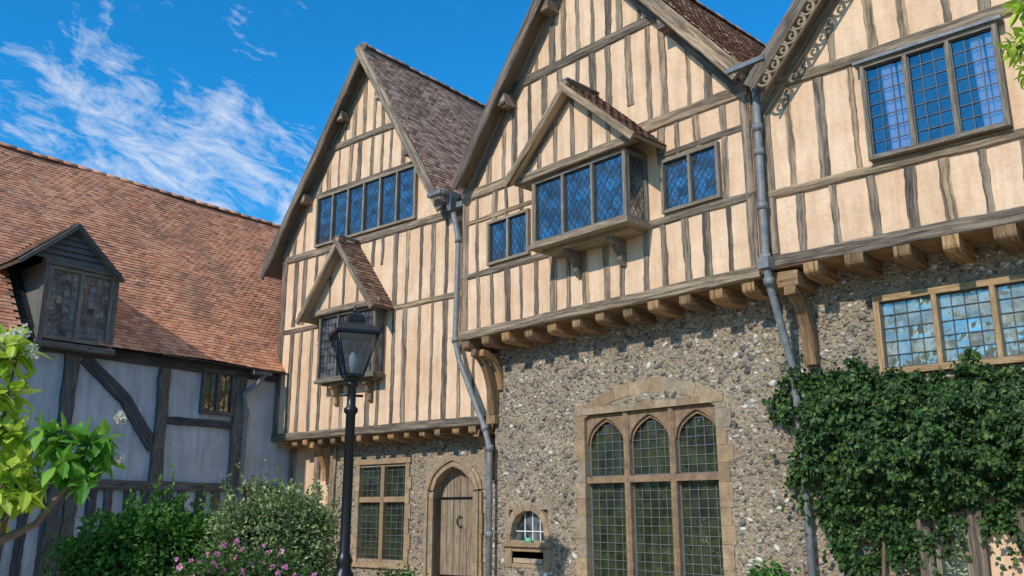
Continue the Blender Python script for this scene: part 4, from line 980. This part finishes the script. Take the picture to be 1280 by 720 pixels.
for (a_, b_, c_) in (((1140, 720), (1135, 680), (1120, 600)), ((1105, 720), (1105, 660), (1110, 560)), ((1075, 720), (1060, 660), (1045, 590))):
    P_ = [F3.w3(*t, YF-.1) for t in (a_, b_, c_)]; base = P_[0].copy(); base.z = 0; mb = MB(); mb.tube([base]+P_, [.03, .024, .018, .01], 7); mb.build('stem', M['bark'], iv)

def branch_tree(name, label, stems, clusters, mats, lsize, bloom=(), cat='tree', wid=.2):
    root = empty(name, label, cat, (0, 0, 0)); base = stems[0][0][0].copy(); base.z = 0; root.location = base
    for P_, r0, r1 in stems:
        mb = MB(); mb.tube([p-base for p in P_], list(np.linspace(r0, r1, len(P_))), 8); mb.build('trunk' if P_ is stems[0][0] else 'branch', M['bark'], root)
    mb = MB()
    for (c, rad, n, mi) in clusters:
        c = np.array(c-base); 
        for k in range(max(1, n//7)):
            o_ = c+rs.normal(scale=.55, size=3)*rad; dirn = rs.normal(size=3); dirn[2] = abs(dirn[2])*.5; dirn /= np.linalg.norm(dirn)
            kk = 7; P_ = np.repeat(o_[None], kk, 0)+dirn*np.linspace(0, .06, kk)[:, None]
            th = np.arange(kk)*2.4+rs.rand()*6; a = np.cross(dirn, [0.3, .2, 1]); a /= np.linalg.norm(a); b_ = np.cross(dirn, a)
            T_ = a*np.cos(th)[:, None]+b_*np.sin(th)[:, None]+dirn*.5+np.array([0, 0, -.25])+rs.normal(scale=.15, size=(kk, 3))
            leaves(mb, P_, T_, np.tile([0, 0, 1.0], (kk, 1))+rs.normal(scale=.3, size=(kk, 3)), lsize*rs.uniform(.65, 1.15, kk), wid, mi, True, .2)
            mb.tube([Vector(c*.6+o_*.4), Vector(o_)], [.006, .003], 5, mat=len(mats))
    mb.build('crown', [M[m_] for m_ in mats]+[M['bark']], root, fix=False)
    for c, rad in bloom:
        mb = MB(); c = np.array(c-base)
        for k in range(22):
            cc = c+rs.normal(size=3)*rad*.5; kk = 8; d_ = rs.normal(size=(kk, 3)); d_ /= np.linalg.norm(d_, axis=1, keepdims=True)
            leaves(mb, cc+d_*.006, d_, rs.normal(size=(kk, 3)), np.full(kk, .018), .5)
        mb.build('blossom', M['blossom'], root, fix=False)
D = 4.6
w = lambda px, py, dd=D: wp(px, py, dd)
gl_ = w(-60, 640); gl_.z = 0
stems = [([gl_, w(-50, 760), w(-25, 700), w(0, 676), w(45, 655), w(85, 605), w(120, 570)], .04, .007),
         ([w(-25, 700), w(-15, 600), w(5, 520), w(22, 440)], .02, .006), ([w(0, 676), w(15, 620), w(30, 570)], .016, .005)]
cl = [(w(12, 450), .07, 49, 0), (w(-8, 440), .1, 50, 0), (w(5, 490), .10, 70, 0), (w(-12, 540), .15, 80, 0), (w(15, 545), .07, 35, 0), (w(10, 595), .11, 70, 0), (w(45, 588, 4.8), .09, 35, 1), (w(88, 575), .09, 50, 1), (w(115, 550), .08, 49, 1), (w(128, 585), .06, 28, 1), (w(78, 550), .06, 28, 1), (w(0, 640), .10, 56, 0), (w(32, 620), .07, 35, 0), (w(68, 600), .06, 21, 1), (w(-25, 620), .18, 80, 0)]
branch_tree('flowering_tree', 'slender bright green tree with white blossom at the left edge, nearest the viewer', stems, cl, ['bright', 'mid'], .125, [(w(22, 420), .05), (w(5, 432), .045), (w(38, 438), .03), (w(150, 522), .018), (w(148, 572), .014)], wid=.22)
D2 = 5.2
gr_ = wp(1400, 640, D2); gr_.z = 0
stems = [([gr_, wp(1395, 300, D2), wp(1370, 80, D2), wp(1310, 45, D2), wp(1275, 50, D2)], .05, .006)]
cl = [(wp(1280, 15, D2), .06, 35, 0), (wp(1276, 60, D2), .05, 28, 0), (wp(1280, 95, D2), .05, 28, 0), (wp(1300, 50, D2), .13, 60, 0), (wp(1340, 60, D2), .2, 60, 0)]
branch_tree('leafy_tree', 'bright green leafy spray reaching in at the top right corner', stems, cl, ['bright', 'mid'], .1)

for i_, (x, y, h, lab) in enumerate(((-12.4, -2.5, 6.5, 'nearest the cottage wall'), (-11, -10, 8, 'second from the cottage'), (-5, -13, 8.5, 'third from the cottage'), (3, -17, 8, 'farthest from the cottage'))):
    t_ = empty('court_tree', 'broad leafy tree across the court behind the viewer, the one %s' % lab, 'tree', (x, y, 0), 0, 'trees across the court')
    q = h/10
    mb = MB(); mb.tube([(0, 0, 0), (.1, 0, h*.3), (0, .1, h*.55)], [.3*q, .22*q, .12*q], 8); mb.build('trunk', M['bark'], t_)
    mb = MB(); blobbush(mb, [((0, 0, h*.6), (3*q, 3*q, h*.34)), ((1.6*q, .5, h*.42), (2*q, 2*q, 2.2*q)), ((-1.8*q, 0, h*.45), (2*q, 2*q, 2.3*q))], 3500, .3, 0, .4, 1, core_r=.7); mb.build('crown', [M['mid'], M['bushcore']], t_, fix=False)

# ================================================================= WORLD, SUN, CAMERA
SA, SE = R(-7), R(35)
sun_dir = Vector((-math.sin(SA)*math.cos(SE), -math.cos(SA)*math.cos(SE), math.sin(SE)))
wd_ = bpy.data.worlds.new('World'); bpy.context.scene.world = wd_; wd_.use_nodes = True; nt = wd_.node_tree
for n_ in list(nt.nodes): nt.nodes.remove(n_)
out = nt.nodes.new('ShaderNodeOutputWorld')
sky = nt.nodes.new('ShaderNodeTexSky'); sky.sky_type = 'NISHITA'; sky.sun_disc = False; sky.sun_elevation = SE; sky.sun_rotation = math.pi+SA; sky.dust_density = .3; sky.ozone_density = 2.0; sky.air_density = 1.0
tc = nt.nodes.new('ShaderNodeTexCoord')
def dot(vec):
    n_ = nd(nt, 'ShaderNodeVectorMath', operation='DOT_PRODUCT'); nt.links.new(tc.outputs['Generated'], n_.inputs[0]); n_.inputs[1].default_value = vec; return n_.outputs['Value']
def mth(op, a, b_=0.0, c=None, clamp=False):
    n_ = nd(nt, 'ShaderNodeMath', operation=op); n_.use_clamp = clamp
    for i, v in enumerate((a, b_) if c is None else (a, b_, c)):
        if isinstance(v, bpy.types.NodeSocket): nt.links.new(v, n_.inputs[i])
        else: n_.inputs[i].default_value = v
    return n_.outputs[0]
zz = dot(Vector((0, 0, 1)))
tint = ramp(nt, zz, [(0.0, (.80, .85, .90)), (.24, (.22, .95, 1.35)), (.42, (.10, .98, 1.5))])
skc = mix(nt, 1.0, sky.outputs[0], tint, 'MULTIPLY')
bg = nd(nt, 'ShaderNodeBackground', {'Color': skc, 'Strength': .145})
cb = nd(nt, 'ShaderNodeBackground', {'Color': (.92, .95, 1, 1), 'Strength': 1.0})
dc_ = ray(225, 190).normalized(); t1 = (ray(390, 262).normalized()-ray(50, 100).normalized()).normalized(); t2 = dc_.cross(t1).normalized()
u = mth('SUBTRACT', dot(t1), dc_.dot(t1)); v = dot(t2); dd = dot(dc_)
cmb = nd(nt, 'ShaderNodeCombineXYZ', {0: mth('MULTIPLY', u, 13), 1: mth('MULTIPLY', v, 19), 2: dd})
n1 = ntex(nt, cmb.outputs[0], 1.0, 10, .64, 1.0)
cmb2 = nd(nt, 'ShaderNodeCombineXYZ', {0: mth('MULTIPLY', u, 15), 1: mth('MULTIPLY', v, 50), 2: 3.0}); n2 = ntex(nt, cmb2.outputs[0], 1.0, 9, .7, 1.6)
def gmk(su, sv, du_=0, dv_=0): return mth('SUBTRACT', 1.0, mth('ADD', mth('POWER', mth('ABSOLUTE', mth('DIVIDE', mth('SUBTRACT', u, du_), su)), 2.0), mth('POWER', mth('ABSOLUTE', mth('DIVIDE', mth('SUBTRACT', v, dv_), sv)), 2.0)), clamp=True)
front = mth('GREATER_THAN', dd, 0.0); m1 = mth('MULTIPLY', gmk(.22, .095), front); m2 = mth('MULTIPLY', gmk(.3, .2), front)
den = mth('ADD', mth('MULTIPLY', n1, .6), mth('MULTIPLY', n2, .4))
den = mth('ADD', den, mth('ADD', mth('MULTIPLY', m1, .165), mth('MULTIPLY', m2, .07)))
cf = mth('MULTIPLY', mth('SUBTRACT', den, .61), 3.6, clamp=True)
cf = mth('MULTIPLY', cf, .9)
hi = mth('MULTIPLY', mth('SUBTRACT', zz, .62), 5.0, clamp=True)  # cloud deck overhead, out of view, added as white fill light
n3 = ntex(nt, tc.outputs['Generated'], 3.0, 6, .6)
hi = mth('MULTIPLY', hi, mth('MULTIPLY', mth('SUBTRACT', n3, .36), 5.0, clamp=True))
cf = mth('MAXIMUM', cf, hi)
mx = nd(nt, 'ShaderNodeMixShader'); nt.links.new(cf, mx.inputs[0]); nt.links.new(bg.outputs[0], mx.inputs[1]); nt.links.new(cb.outputs[0], mx.inputs[2]); nt.links.new(mx.outputs[0], out.inputs[0])
sl_ = bpy.data.lights.new('sun', 'SUN'); sl_.energy = 3.6; sl_.angle = R(.7); sl_.color = (1, .92, .80)
so = bpy.data.objects.new('sun', sl_); C.objects.link(so); so.rotation_euler = sun_dir.to_track_quat('Z', 'Y').to_euler()
cam = bpy.data.cameras.new('camera'); co = bpy.data.objects.new('camera', cam); C.objects.link(co)
cam.sensor_width = 36; cam.lens = FPX/1280*36; cam.clip_end = 2000; co.location = CAM; co.rotation_euler = (math.pi/2+PITCH, 0, AZ)
bpy.context.scene.camera = co
sc = bpy.context.scene; sc.view_settings.view_transform = 'Standard'; sc.view_settings.look = 'None'; sc.view_settings.exposure = 0
